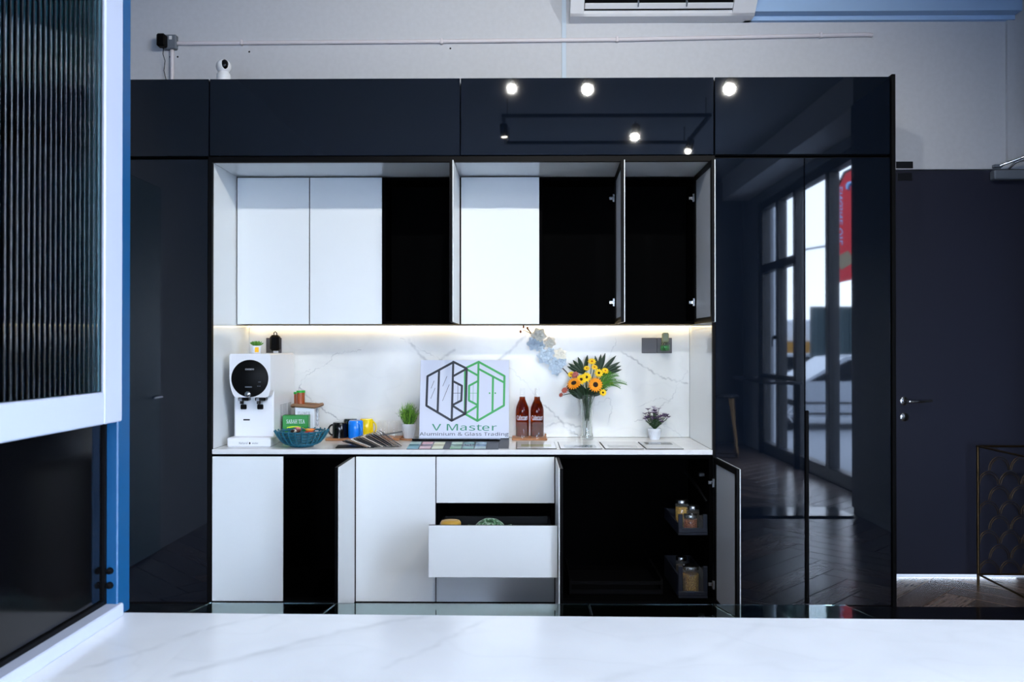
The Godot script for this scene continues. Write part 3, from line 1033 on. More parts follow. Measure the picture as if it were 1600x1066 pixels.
	m.span(Vector3(-0.002, 0.005, 0.009), Vector3(0.028, 0.072, 0.012), 0.001)
	part(so, "socket_face", m, M.plastic_white)
	var ad := thing("power_adapter", Vector3(-1.437, 1.322, -0.572), "black power adapter plugged into the socket behind the dispenser", "adapter")
	m = new_mb()
	m.span(Vector3(-0.028, 0.0, 0.0), Vector3(0.026, 0.092, 0.05), 0.012)
	part(ad, "housing", m, M.black)
	m = new_mb()
	m.tube([Vector3(-0.008, 0.088, 0.025), Vector3(-0.008, 0.105, 0.025), Vector3(0.0, 0.112, 0.025), Vector3(0.008, 0.105, 0.025), Vector3(0.01, 0.088, 0.025)], 0.0028)
	part(ad, "cable", m, M.black)
	# bowl of sweets
	var b := thing("woven_bowl", Vector3(-1.172, T, -0.135), "teal woven bowl with open slots, holding wrapped sweets", "bowl")
	var teal := mat("teal", Color(0.05, 0.36, 0.45), 0.45)
	m = new_mb()
	m.lathe([Vector2(0, 0.003), Vector2(0.062, 0.003), Vector2(0.066, 0.012), Vector2(0.062, 0.012), Vector2(0, 0.008)], 32)
	part(b, "foot", m, teal)
	for k in 5:
		var t0 := k / 5.0
		m = new_mb()
		var pts := []
		var r := 0.066 + 0.068 * sqrt(t0 + 0.16) - 0.012
		for i in 49:
			var a := TAU * i / 48.0
			var wv := 0.0035 * (1.0 if (i + k) % 2 == 0 else -1.0)
			pts.append(Vector3(cos(a) * (r + wv), 0.018 + 0.0155 * k, sin(a) * (r + wv)))
		m.tube(pts, 0.0058, 6, false)
		part(b, "woven_band", m, teal)
	for i in 24:
		var a := TAU * i / 24.0
		m = new_mb()
		var rp := []
		for k in 6:
			var t0 := k / 5.0
			rp.append(Vector3(cos(a) * (0.064 + 0.078 * sqrt(t0)), 0.01 + 0.078 * t0, sin(a) * (0.064 + 0.078 * sqrt(t0))))
		m.tube(rp, 0.0045, 5)
		part(b, "rib", m, teal)
	var sweet := ["red", "white", "brown", "gold", "cream", "pink", "striped red", "dark brown", "silver", "orange"]
	var sc := [Color(0.7, 0.12, 0.1), Color(0.9, 0.88, 0.85), Color(0.3, 0.15, 0.1), Color(0.75, 0.55, 0.2), Color(0.9, 0.8, 0.6), Color(0.85, 0.5, 0.5), Color(0.8, 0.25, 0.2), Color(0.15, 0.08, 0.06), Color(0.75, 0.75, 0.78), Color(0.9, 0.5, 0.2)]
	for i in 10:
		var a := i * 2.1
		var rr := 0.03 + 0.06 * fmod(i * 0.37, 1.0)
		m = new_mb()
		var bs := Basis.from_euler(Vector3(0.3 * sin(i * 3.0), a, 0.3 * cos(i * 5.0)))
		m.ell(Vector3.ZERO, Vector3(0.017, 0.009, 0.01), 6, 10, bs)
		for sd in [-1.0, 1.0]:
			m.leaf(bs * Vector3(sd * 0.013, 0, 0), bs * Vector3(sd, 0.2, 0), bs * Vector3.UP, 0.016, 0.018, 0.0, 0.0008, 3, 0.3)
		var o := solo("wrapped_sweet", m, mat("sweet%d" % i, sc[i], 0.3), "%s wrapped sweet in the teal woven bowl" % sweet[i], "sweet", "sweets in the woven bowl")
		o.position = Vector3(-1.172 + cos(a) * rr, T + 0.075 + 0.012 * (i % 2), -0.135 + sin(a) * rr)
	# tea packet
	var tp := thing("tea_packet", Vector3(-1.252, T, -0.325), "bright green tea packet standing behind the teal bowl", "packet", "", 0.05)
	m = new_mb()
	m.span(Vector3(-0.07, 0, -0.03), Vector3(0.07, 0.151, 0.03), 0.002)
	var green := mat("tea_green", Color(0.02, 0.5, 0.16), 0.35)
	part(tp, "box", m, green)
	text(tp, "lettering", "SABAH TEA", serif, 0.1, 0.021, M.white_paint, Transform3D(Basis.IDENTITY, Vector3(0.002, 0.118, 0.0303)))
	m = new_mb()
	for i in 8:
		stroke(m, Vector2(-0.045 + i * 0.011, 0.083 + 0.006 * sin(i * 0.4)), Vector2(-0.033 + i * 0.011, 0.083 + 0.006 * sin((i + 1) * 0.4)), 0.008 - 0.0005 * i, 0.0301, 0.0307)
	part(tp, "printed_ribbon", m, mat("ribbon", Color(0.75, 0.9, 0.1), 0.5))
	m = new_mb()
	m.prism(PackedVector2Array([Vector2(-0.05, 0.04), Vector2(0.05, 0.04), Vector2(0.03, 0.066), Vector2(0.0, 0.075), Vector2(-0.035, 0.07)]), 0.0301, 0.0306)
	part(tp, "printed_hill", m, teal)
	# snack box with jars
	var sb := thing("snack_box", Vector3(-1.226, T, -0.46), "white printed snack box with a brown rope rim behind the tea packet", "box")
	m = new_mb()
	m.span(Vector3(-0.055, 0, -0.06), Vector3(0.055, 0.19, 0.06), 0.002)
	part(sb, "box", m, M.white_paint)
	text(sb, "lettering", "FLOWER", serif, 0.07, 0.016, M.grey_box, Transform3D(Basis.IDENTITY, Vector3(-0.004, 0.155, 0.0603)))
	text(sb, "lettering", "TEA", serif, 0.03, 0.008, M.grey_box, Transform3D(Basis.IDENTITY, Vector3(-0.004, 0.136, 0.0603)))
	m = new_mb()
	var rp2 := []
	for c in rounded(0.15, 0.13, 0.03):
		rp2.append(Vector3(c.x, 0.196 + 0.004 * sin(c.x * 90), c.y))
	rp2.append(rp2[0])
	m.tube(rp2, 0.011, 7, false)
	part(sb, "rope_rim", m, mat("rope", Color(0.5, 0.37, 0.27), 0.8))
	m = new_mb()
	m.span(Vector3(-0.06, 0.19, -0.055), Vector3(0.06, 0.196, 0.055))
	part(sb, "lid", m, mat("lid_dark", Color(0.2, 0.18, 0.3), 0.6))
	m = new_mb()
	for i in 4:
		m.ell(Vector3(0.062, 0.165 - 0.024 * i, 0.02), Vector3(0.008, 0.014, 0.008), 6, 8)
	part(sb, "tassel", m, M.inner_panel)
	for q in [[-1.256, -0.43, 0.0225, 0.085, "larger brown snack jar with a green lid on the snack box"], [-1.287, -0.465, 0.017, 0.075, "smaller snack jar with a green lid half behind the larger one"]]:
		var j := thing("snack_jar", Vector3(q[0], T + 0.1965, q[1]), q[4], "jar", "snack jars")
		m = new_mb()
		m.lathe([Vector2(0, 0), Vector2(q[2], 0), Vector2(q[2], q[3] - 0.012), Vector2(0, q[3] - 0.012)], 20)
		part(j, "body", m, snack_mat())
		m = new_mb()
		m.lathe([Vector2(0, q[3] - 0.012), Vector2(q[2] + 0.002, q[3] - 0.012), Vector2(q[2] + 0.002, q[3]), Vector2(0, q[3])], 20)
		part(j, "lid", m, mat("lid_green", Color(0.08, 0.62, 0.15), 0.4))

func snack_mat() -> StandardMaterial3D:
	if not M.has("snack"):
		tri_tex(mat("snack", Color(1, 1, 1), 0.3), noise_tex(77, 0.08, [[0.0, Color(0.2, 0.06, 0.03)], [0.4, Color(0.5, 0.18, 0.06)], [0.6, Color(0.75, 0.4, 0.15)], [1.0, Color(0.4, 0.1, 0.06)]]), Vector3(26, 26, 26))
	return M.snack

# ---------------------------------------------------------------- worktop, middle
func mug(o: Node3D, r: float, h: float, m: Material, inverted: bool, side: float) -> void:
	var b := new_mb()
	var y := func(t: float) -> float: return (h - t) if inverted else t
	b.lathe([Vector2(0, y.call(0.0)), Vector2(r * 0.86, y.call(0.0)), Vector2(r * 0.98, y.call(0.008)), Vector2(r, y.call(h * 0.5)), Vector2(r, y.call(h)), Vector2(r - 0.004, y.call(h)), Vector2(r - 0.004, y.call(0.008)), Vector2(0, y.call(0.006))], 32)
	part(o, "cup", b, m)
	b = new_mb()
	var pts := []
	for i in 11:
		var a := -PI / 2 + PI * i / 10.0
		pts.append(Vector3(side * (r - 0.003 + 0.026 * cos(a)), h * 0.5 + h * 0.34 * sin(a), 0))
	b.tube(pts, 0.005, 8)
	part(o, "handle", b, m)

func counter_middle() -> void:
	var T := 0.8152
	var m := new_mb()
	m.span(Vector3(-1.108, T, -0.565), Vector3(-0.86, T + 0.013, -0.39), 0.003)
	solo("wooden_tray", m, M.tray_wood, "wooden serving board under the coloured mugs", "tray", "wooden boards")
	var Y := T + 0.0133
	for q in [[-1.035, -0.44, 0.042, 0.087, Color(0.03, 0.03, 0.045), true, -1.0, 0.0, "black mug turned upside down, leftmost on the wooden board"], [-0.99, -0.517, 0.04, 0.1, Color(0.03, 0.12, 0.12), true, -1.0, 1.2, "dark green mug behind the black and blue mugs"], [-0.944, -0.435, 0.042, 0.098, Color(0.08, 0.48, 0.9), true, 1.0, -0.9, "bright blue mug turned upside down beside the black one"], [-0.898, -0.515, 0.04, 0.101, Color(0.9, 0.78, 0.05), true, 1.0, -0.3, "yellow mug half hidden behind the blue one"]]:
		var o := thing("mug", Vector3(q[0], Y, q[1]), q[8], "mug", "mugs on the board", q[7])
		mug(o, q[2], q[3], mat("mug%.3f" % q[0], q[4], 0.15), q[5], q[6])
	m = new_mb()
	m.span(Vector3(-0.858, T, -0.56), Vector3(-0.69, T + 0.013, -0.4), 0.003)
	solo("wooden_tray", m, M.tray_wood, "wooden board under the clear upturned tumblers", "tray", "wooden boards")
	for q in [[-0.81, -0.44, "left front clear tumbler of the four upturned behind the sample fan"], [-0.735, -0.44, "right front clear tumbler of the four upturned behind the sample fan"], [-0.805, -0.52, "left rear clear tumbler of the four upturned behind the sample fan"], [-0.73, -0.52, "right rear clear tumbler of the four upturned behind the sample fan"]]:
		tumbler(Vector3(q[0], Y, q[1]), 0.0355, 0.031, 0.09, q[2])
	# grass in a white pot
	m = new_mb()
	m.lathe([Vector2(0, T), Vector2(0.05, T), Vector2(0.05, T + 0.008), Vector2(0, T + 0.008)], 28, Transform3D(Basis.IDENTITY, Vector3(-0.645, 0, -0.46)))
	solo("coaster", m, M.tray_wood, "round wooden coaster under the potted grass", "coaster")
	var g := thing("potted_grass", Vector3(-0.645, T + 0.0085, -0.46), "small green grass plant in a white ribbed pot left of the logo board", "plant")
	plant_pot(g, 0.026, 0.04, 0.082)
	m = new_mb()
	var m2 := new_mb()
	for i in 260:
		var a := rng.randf() * TAU
		var sp := rng.randf() * 0.75
		var d := Vector3(cos(a) * sp, 1.0, sin(a) * sp)
		var tgt: MB = m if i % 2 else m2
		var ln := rng.randf_range(0.05, 0.125) * (1.15 - 0.5 * sp)
		var b := Vector3(cos(a), 0, sin(a)) * rng.randf() * 0.022 + Vector3(0, 0.074, 0)
		tgt.leaf(b, d, Vector3(cos(a), -0.3, sin(a)), ln, 0.005, rng.randf_range(-0.1, 0.25), 0.0006, 3)
		for s in 3:
			var t := 0.4 + 0.2 * s
			tgt.leaf(b + d.normalized() * ln * t, d.normalized() + Vector3(rng.randf_range(-1, 1), 0.2, rng.randf_range(-1, 1)), Vector3.UP, 0.018, 0.005, 0.1, 0.0005, 2)
	part(g, "blades", m, leafy("grass_green", Color(0.2, 0.42, 0.1)))
	part(g, "light_blades", m2, leafy("grass_light", Color(0.52, 0.74, 0.27)))
	# fan of colour samples
	var sf := thing("sample_fan", Vector3(-0.78, T, -0.14), "fanned heap of dark, brown and grey colour sample strips on the worktop", "samples")
	m = new_mb()
	m.box(Vector3(-0.1, 0.0025, 0.02), Vector3(0.2, 0.005, 0.11), 0.001, Basis(Vector3.UP, 0.1))
	part(sf, "sample_card", m, M.black)
	var cc := [Color(0.1, 0.1, 0.11), Color(0.07, 0.07, 0.08), Color(0.62, 0.52, 0.44), Color(0.8, 0.78, 0.74), Color(0.13, 0.13, 0.15), Color(0.08, 0.08, 0.09), Color(0.3, 0.26, 0.23), Color(0.78, 0.75, 0.7), Color(0.1, 0.1, 0.12), Color(0.34, 0.29, 0.25), Color(0.14, 0.14, 0.16), Color(0.42, 0.37, 0.33), Color(0.36, 0.32, 0.29), Color(0.28, 0.25, 0.24)]
	for i in 14:
		var t := i / 13.0
		var th := deg_to_rad(lerpf(15.0, 37.0, t))
		var ln := lerpf(0.11, 0.128, t)
		var bs := Basis(Vector3.UP, lerpf(-0.25, 0.35, t)) * Basis(Vector3.FORWARD, th)
		m = new_mb()
		m.box(Vector3(-ln / 2, 0.0045, 0), Vector3(ln, 0.0042, 0.1), 0.0006)
		var o := part(sf, "sample_card", m, mat("card%d" % i, cc[i], 0.35))
		o.transform = Transform3D(bs, Vector3(lerpf(-0.05, 0.125, t), 0.001, lerpf(0.035, -0.02, t)))
	m = new_mb()
	m.box(Vector3(0.02, 0.05, -0.1), Vector3(0.22, 0.004, 0.04), 0.0005, Basis(Vector3.UP, 0.25) * Basis(Vector3.FORWARD, -0.15))
	part(sf, "sample_card", m, M.card10)
	# sample binder, glossy tile and logo board
	var bi := thing("sample_binder", Vector3(-0.36, T, -0.16), "open grey sample binder with small coloured glass chips under the logo board", "binder")
	m = new_mb()
	m.prism(PackedVector2Array([Vector2(0.155, 0), Vector2(0.155, 0.003), Vector2(-0.06, 0.021), Vector2(-0.17, 0.024), Vector2(-0.17, 0)]), -0.24, 0.235, Transform3D(Basis(Vector3(0, 0, 1), Vector3(0, 1, 0), Vector3(-1, 0, 0)), Vector3.ZERO))
	m.prism(PackedVector2Array([Vector2(0.11, 0), Vector2(-0.16, 0.0), Vector2(-0.16, 0.034), Vector2(-0.1, 0.032)]), -0.292, -0.241, Transform3D(Basis(Vector3(0, 0, 1), Vector3(0, 1, 0), Vector3(-1, 0, 0)), Vector3.ZERO))
	part(bi, "cover", m, mat("binder_grey", Color(0.27, 0.29, 0.32), 0.5))
	var hues := [Color(0.55, 0.75, 0.85), Color(0.85, 0.62, 0.66), Color(0.85, 0.84, 0.66), Color(0.5, 0.68, 0.55), Color(0.35, 0.55, 0.55), Color(0.35, 0.5, 0.62)]
	var sl := atan2(0.018, 0.215)
	for c in 6:
		for r in 3:
			m = new_mb()
			var x := -0.205 + c * 0.064 + (0.03 if c > 2 else 0.0)
			var z := 0.125 - r * 0.058
			m.box(Vector3(x - 0.02 * (0.125 - z) * 0, 0.003 + (0.155 - z) * 0.0837 + 0.0018, z), Vector3(0.058, 0.003, 0.05), 0.0006, Basis(Vector3.RIGHT, sl))
			var col: Color = hues[c]
			part(bi, "glass_chip", m, mat("chip%d_%d" % [c, r], col.lerp(Color(0.2, 0.25, 0.3) if r == 1 else Color(0.9, 0.95, 0.9), 0.15 + 0.2 * ((c + r) % 3)), 0.06))
	m = new_mb()
	m.span(Vector3(-0.593, T + 0.0242, -0.33), Vector3(-0.115, T + 0.031, -0.21), 0.001)
	var gt := solo("gloss_tile", m, M.black_gloss, "black edged glossy tile under the foot of the logo board", "tile")
	m = new_mb()
	for q in [[-0.592, -0.44], [-0.438, -0.282], [-0.28, -0.117]]:
		m.span(Vector3(q[0], T + 0.0311, -0.33), Vector3(q[1], T + 0.0325, -0.2105))
	part(gt, "mirror_face", m, mat("mirror_grey", Color(0.55, 0.58, 0.65), 0.03, 0.8))
	var lb := thing("logo_board", Vector3(-0.313, T + 0.033, -0.245), "white board with a black and green window hexagon logo, leaning on the worktop", "sign")
	lb.rotation.x = -0.17
	m = new_mb()
	m.span(Vector3(-0.2465, 0, -0.012), Vector3(0.2435, 0.43, 0), 0.001)
	part(lb, "board", m, mat("board", Color(0.8, 0.82, 0.88), 0.12))
	var k := 0.000493
	var at := func(x: float, y: float) -> Vector2: return Vector2((x - 607) * k, (948 - y) * k + 0.004)
	var lines := func(mb: MB, pts: Array, wd: float, closed: bool, z: float) -> void:
		for i in (pts.size() / 2 if closed else pts.size() / 2 - 1):
			var j: int = (i + 1) % (pts.size() / 2)
			stroke(mb, at.call(pts[2 * i], pts[2 * i + 1]), at.call(pts[2 * j], pts[2 * j + 1]), wd * k, 0.0002, z)
			var c: Vector2 = at.call(pts[2 * i], pts[2 * i + 1])
			mb.lathe([Vector2(wd * k / 2, 0.0), Vector2(wd * k / 2, z), Vector2(0, z)], 10, Transform3D(Basis(Vector3.RIGHT, PI / 2), Vector3(c.x, c.y, 0.0)))
	var gm := new_mb()
	lines.call(gm, [760, 104, 1050, 265, 1045, 595, 752, 766, 612, 688, 608, 178], 24, true, 0.0008)
	for l in [[758, 104, 752, 766], [922, 270, 918, 660], [768, 188, 1042, 335], [632, 192, 755, 260], [755, 320, 655, 375, 655, 540, 752, 590], [752, 600, 618, 686]]:
		lines.call(gm, l, 23, false, 0.0008)
	lines.call(gm, [700, 352, 700, 562], 4, false, 0.0007)
	lines.call(gm, [660, 457, 750, 457], 4, false, 0.0007)
	for x in [885, 948]:
		var c: Vector2 = at.call(x, 457)
		gm.lathe([Vector2(0.0045, 0), Vector2(0.0045, 0.0007), Vector2(0, 0.0007)], 14, Transform3D(Basis(Vector3.RIGHT, PI / 2), Vector3(c.x, c.y, 0)))
	part(lb, "green_logo", gm, mat("logo_green", Color(0.2, 0.62, 0.32), 0.4))
	var bk := new_mb()
	lines.call(bk, [478, 106, 626, 180, 618, 686, 465, 764, 182, 598, 187, 268], 25, true, 0.0011)
	for l in [[474, 104, 466, 766], [316, 200, 308, 665], [478, 265, 622, 184], [478, 325, 575, 375, 570, 540, 474, 590], [474, 598, 614, 688]]:
		lines.call(bk, l, 24, false, 0.0011)
	for l in [[530, 352, 530, 562], [480, 457, 570, 457], [262, 320, 230, 405], [275, 400, 228, 520], [405, 268, 360, 380], [432, 362, 360, 545]]:
		lines.call(bk, l, 4.5, false, 0.0008)
	part(lb, "black_logo", bk, mat("logo_black", Color(0.07, 0.09, 0.15), 0.4))
	var p: Vector2 = at.call(607, 838)
	text(lb, "lettering", "V Master", sans, 720 * k, 74 * k, mat("letter_green", Color(0.12, 0.5, 0.38), 0.4), Transform3D(Basis.IDENTITY, Vector3(p.x, p.y, 0.0005)))
	p = at.call(605, 917)
	text(lb, "lettering", "Aluminium & Glass Trading", sans, 985 * k, 50 * k, mat("letter_blue", Color(0.08, 0.12, 0.22), 0.4), Transform3D(Basis.IDENTITY, Vector3(p.x, p.y, 0.0005)))

func leafy(key: String, c: Color) -> StandardMaterial3D:
	var m := mat(key, c, 0.55)
	m.backlight_enabled = true
	m.backlight = Color(0.35, 0.35, 0.35)
	return m

func tumbler(at: Vector3, r0: float, r1: float, h: float, label: String, group := "upturned tumblers") -> void:
	var m := new_mb()
	m.lathe([Vector2(r0, 0), Vector2(r1, h - 0.004), Vector2(r1 - 0.003, h), Vector2(0, h)], 28)
	var o := solo("tumbler", m, M.thin_glass, label, "glass", group)
	o.position = at

func plant_pot(o: Node3D, r0: float, r1: float, h: float) -> void:
	var m := new_mb()
	m.lathe([Vector2(0, 0), Vector2(r0, 0), Vector2(r1 - 0.003, h * 0.68), Vector2(r1 - 0.001, h * 0.7), Vector2(r1, h), Vector2(r1 - 0.004, h), Vector2(r1 - 0.006, h - 0.01), Vector2(0, h - 0.01)], 28)
	for i in 18:
		var a := TAU * i / 18.0
		m.tube([Vector3(cos(a) * r0, 0.003, sin(a) * r0), Vector3(cos(a) * (r1 - 0.003), h * 0.66, sin(a) * (r1 - 0.003))], 0.0016, 5)
	part(o, "pot", m, M.white_paint)

# ---------------------------------------------------------------- worktop, right
func flower(called: String, at: Vector3, face: Vector3, r: float, petals: Material, eye: Material, label: String, group: String, root: Vector3, layers := 2, count := 14, eye_r := 0.4, wide := 0.45) -> Node3D:
	var o := thing(called, root, label, "flower", group)
	face = face.normalized()
	var c := at - root
	var u := face.cross(Vector3.UP).normalized()
	var w := u.cross(face)
	var m := new_mb()
	for l in layers:
		for i in count:
			var a := TAU * (i + 0.5 * l) / count
			var d := (u * cos(a) + w * sin(a)) + face * (0.22 + 0.3 * l)
			m.leaf(c, d, face, r * (1.05 - 0.15 * l), r * wide, 0.15, 0.0008, 4, 0.8)
	part(o, "petals", m, petals)
	m = new_mb()
	m.ell(c + face * r * 0.12, Vector3(r * eye_r, r * 0.14, r * eye_r), 6, 14, Basis(u, face, u.cross(face)))
	part(o, "flower_centre", m, eye)
	m = new_mb()
	var neck := VASE + Vector3(clampf((at.x - VASE.x) * 0.3, -0.026, 0.026), 0.25, 0.01) - root
	m.tube([Vector3.ZERO, neck * 0.5, neck, neck.lerp(c, 0.5) + Vector3(0, 0.012, 0), c - face * 0.004], 0.0022, 6)
	part(o, "stem", m, leafy("stem_green", Color(0.13, 0.28, 0.12)) if not M.has("stem_green") else M.stem_green)
	return o

func counter_right() -> void:
	var T := 0.8152
	var m := new_mb()
	m.span(Vector3(-0.055, T, -0.583), Vector3(0.145, T + 0.011, -0.42), 0.003)
	m.span(Vector3(0.135, T + 0.011, -0.583), Vector3(0.145, T + 0.022, -0.573), 0.002)
	solo("wooden_tray", m, M.tray_wood, "wooden board under the two amber bottles", "tray", "wooden boards")
	var Y := T + 0.0113
	for q in [[0.004, "left one of the two amber bottles with white lettering"], [0.09, "right one of the two amber bottles with white lettering"]]:
		var o := thing("bottle", Vector3(q[0], Y, -0.543), q[1], "bottle", "amber bottles")
		m = new_mb()
		m.lathe([Vector2(0, 0), Vector2(0.034, 0), Vector2(0.038, 0.004), Vector2(0.0385, 0.15), Vector2(0.036, 0.168), Vector2(0.028, 0.19), Vector2(0.018, 0.212), Vector2(0.0165, 0.229), Vector2(0, 0.229)], 32)
		part(o, "liquid_body", m, M.amber, "amber brown filled body")
		m = new_mb()
		m.lathe([Vector2(0.0165, 0.2295), Vector2(0.0145, 0.268), Vector2(0.0155, 0.27), Vector2(0.0155, 0.278), Vector2(0.012, 0.279)], 32)
		part(o, "glass_neck", m, M.thin_glass, "clear glass neck")
		var tx := text(o, "lettering", "Cabernet", serif, 0.062, 0.024, M.white_paint, Transform3D(Basis.IDENTITY, Vector3(0, 0.112, 0.0392)))
		tx.name = "lettering"
		m = new_mb()
		for i in 7:
			m.span(Vector3(-0.026 + i * 0.0075, 0.096, 0.039), Vector3(-0.021 + i * 0.0075, 0.0985, 0.0396))
		part(o, "small_print", m, M.white_paint)
	tumbler(Vector3(0.002, Y, -0.461), 0.037, 0.03, 0.088, "left clear tumbler upturned in front of the amber bottles", "tumblers by the bottles")
	tumbler(Vector3(0.088, Y, -0.461), 0.037, 0.03, 0.088, "right clear tumbler upturned in front of the amber bottles", "tumblers by the bottles")
	# tiles lying on the worktop
	var ti := 0
	for q in [[-0.028, 0.182, -0.2, -0.1, Color(0.72, 0.74, 0.62), "leftmost pale gloss sample tile with a faint olive band, before the bottles"], [0.2, 0.418, -0.17, -0.06, Color(0.22, 0.26, 0.32), "pale gloss sample tile with a dark blue-grey band, before the flower vase"], [0.432, 0.633, -0.17, -0.06, Color(0.5, 0.5, 0.48), "pale gloss sample tile with a mid grey band, right of the vase"], [0.645, 0.84, -0.3, -0.2, Color(0.25, 0.26, 0.28), "rightmost pale gloss sample tile with a dark band at its back"]]:
		m = new_mb()
		m.span(Vector3(q[0], T, -0.335), Vector3(q[1], T + 0.003, -0.032), 0.0005)
		var o := solo("sample_tile", m, M.black, q[5], "tile", "sample tiles on the worktop")
		m = new_mb()
		m.span(Vector3(q[0] + 0.003, T + 0.003, -0.333), Vector3(q[1] - 0.003, T + 0.0048, -0.0335))
		part(o, "gloss_face", m, mat("tile_face", Color(0.82, 0.83, 0.83), 0.05) if not M.has("tile_face") else M.tile_face)
		m = new_mb()
		m.span(Vector3(q[0] + 0.025, T + 0.0049, q[2]), Vector3(q[1] - 0.025, T + 0.0052, q[3]))
		part(o, "colour_band", m, mat("band%d" % ti, q[4], 0.05))
		ti += 1
	# vase and flowers
	var V := VASE
	m = new_mb()
	var vp := [Vector2(0, 0), Vector2(0.034, 0), Vector2(0.037, 0.004), Vector2(0.037, 0.012), Vector2(0.031, 0.04), Vector2(0.029, 0.1), Vector2(0.033, 0.18), Vector2(0.041, 0.255), Vector2(0.0385, 0.256), Vector2(0.0305, 0.18), Vector2(0.0265, 0.1), Vector2(0.0285, 0.04), Vector2(0.03, 0.018), Vector2(0, 0.015)]
	m.lathe(vp, 32)
	var vs := solo("flower_vase", m, M.clear_glass, "tall clear glass vase holding the sunflower bouquet", "vase")
	vs.position = V
	var sun_petal := leafy("sun_petal", Color(0.98, 0.62, 0.04))
	var yel_petal := leafy("yellow_petal", Color(0.98, 0.82, 0.06))
	var eye_dark := mat("eye_dark", Color(0.14, 0.06, 0.03), 0.9)
	var eye_org := mat("eye_orange", Color(0.75, 0.4, 0.05), 0.9)
	var in_vase := func(i: int) -> Vector3: return V + Vector3(0.01 * cos(i * 2.4), (0.025 if i == 1 else 0.105 + 0.012 * (i % 4)), 0.01 * sin(i * 2.4))
	flower("sunflower", Vector3(0.296, 1.137, -0.4), Vector3(-0.35, 0.75, 0.8), 0.042, sun_petal, eye_dark, "large sunflower tilted upward, left in the bouquet", "sunflowers", in_vase.call(0), 2, 18, 0.5, 0.36)
	flower("sunflower", Vector3(0.414, 1.132, -0.39), Vector3(0.1, 0.15, 1), 0.042, sun_petal, eye_dark, "large sunflower facing the viewer, centre of the bouquet", "sunflowers", in_vase.call(1), 2, 18, 0.48, 0.36)
	var yf := [[0.337, 1.16, -0.41, 0.031, "yellow daisy between the two sunflowers, nearer the left one", true], [0.368, 1.172, -0.43, 0.03, "yellow daisy between the two sunflowers, nearer the right one", true], [0.436, 1.196, -0.42, 0.027, "yellow daisy with a dark eye above the right sunflower", true], [0.4, 1.26, -0.45, 0.025, "topmost yellow flower of the bouquet", false], [0.37, 1.222, -0.44, 0.02, "yellow flower left below the topmost one", false], [0.414, 1.228, -0.44, 0.02, "yellow flower right below the topmost one", false], [0.474, 1.208, -0.43, 0.023, "pale yellow flower at the right under the palm leaves", false], [0.458, 1.086, -0.41, 0.022, "lowest yellow daisy hanging at the right of the bouquet", true], [0.51, 1.136, -0.44, 0.014, "small yellow flower half hidden among the ferns", false], [0.283, 1.187, -0.45, 0.022, "yellow flower at the far left above the left sunflower", false]]
	for i in yf.size():
		var q: Array = yf[i]
		flower("yellow_flower", Vector3(q[0], q[1], q[2]), Vector3((q[0] - 0.39) * 3.0, 0.35 if q[5] else 0.9, 0.9), q[3], yel_petal, eye_dark if q[5] else eye_org, q[4], "yellow flowers in the bouquet", in_vase.call(i + 2), 2, 10, 0.34, 0.5)
	var pinks := [[0.245, 1.098, 0.02, Color(0.72, 0.36, 0.3), "dusty pink flower hanging at the left of the bouquet"], [0.224, 1.072, 0.014, Color(0.62, 0.28, 0.22), "smallest dusty red flower, lowest at the left of the bouquet"], [0.305, 1.186, 0.022, Color(0.72, 0.38, 0.36), "dusty pink flower above the left sunflower"], [0.276, 1.118, 0.024, Color(0.28, 0.06, 0.07), "dark red flower below the left sunflower"]]
	for i in pinks.size():
		var q: Array = pinks[i]
		var pm := leafy("pink%d" % i, q[3])
		flower("pink_flower", Vector3(q[0], q[1], -0.43), Vector3(-0.5, 0.5, 0.8), q[2], pm, pm, q[4], "pink flowers in the bouquet", in_vase.call(i + 12), 3, 8, 0.4, 0.7)
	var palm := leafy("palm_green", Color(0.07, 0.19, 0.11))
	for fan in [[Vector3(0.36, 1.19, -0.47), [[887, 573], [889, 568], [896, 563], [904, 558], [919, 555]], "dark palm frond fanning to the left behind the yellow flowers"], [Vector3(0.44, 1.185, -0.47), [[931, 556], [940, 554], [947, 552], [964, 556], [970, 566], [972, 572], [973, 578]], "dark palm frond fanning to the right behind the yellow flowers"]]:
		var o := thing("palm_frond", V + Vector3(0.004, 0.12, 0), fan[2], "leaf", "palm fronds")
		m = new_mb(o)
		m.tube([o.position, Vector3(0.378, 1.02, -0.48), fan[0]], 0.0025, 6)
		part(o, "stem", m, M.stem_green)
		for t in fan[1]:
			var tip := Vector3((t[0] - 815.0) / 275.0, 1.353 - (t[1] - 540.0) / 275.0, -0.49)
			m = new_mb(o)
			var d: Vector3 = tip - fan[0]
			m.leaf(fan[0], d, Vector3(0, 0, 1), d.length(), 0.024, 0.0, 0.001, 6, 1.1)
			part(o, "leaflet", m, palm)
	var fern := leafy("fern_green", Color(0.3, 0.55, 0.12))
	for q in [[979, 601, "longest light green fern frond curving out at the right"], [969, 607, "light green fern frond low at the right of the bouquet"], [966, 587, "light green fern frond under the right palm leaves"], [955, 584, "short light green fern frond between flower and palm leaves"], [962, 595, "middle light green fern frond at the right of the bouquet"]]:
		var o := thing("fern_frond", V + Vector3(-0.006, 0.11, 0.005), q[2], "leaf", "fern fronds")
		var s := Vector3(0.43, 1.1, -0.44)
		var e := Vector3((q[0] - 815.0) / 276.0, 1.353 - (q[1] - 540.0) / 276.0, -0.42)
		m = new_mb(o)
		var pts := [o.position, Vector3(0.38, 0.98, -0.475), s]
		for i in 6:
			var t := (i + 1) / 6.0
			pts.append(s.lerp(e, t) + Vector3(0, 0.03 * sin(PI * t), 0))
		m.tube(pts, 0.0016, 5)
		part(o, "stem", m, M.stem_green)
		m = new_mb(o)
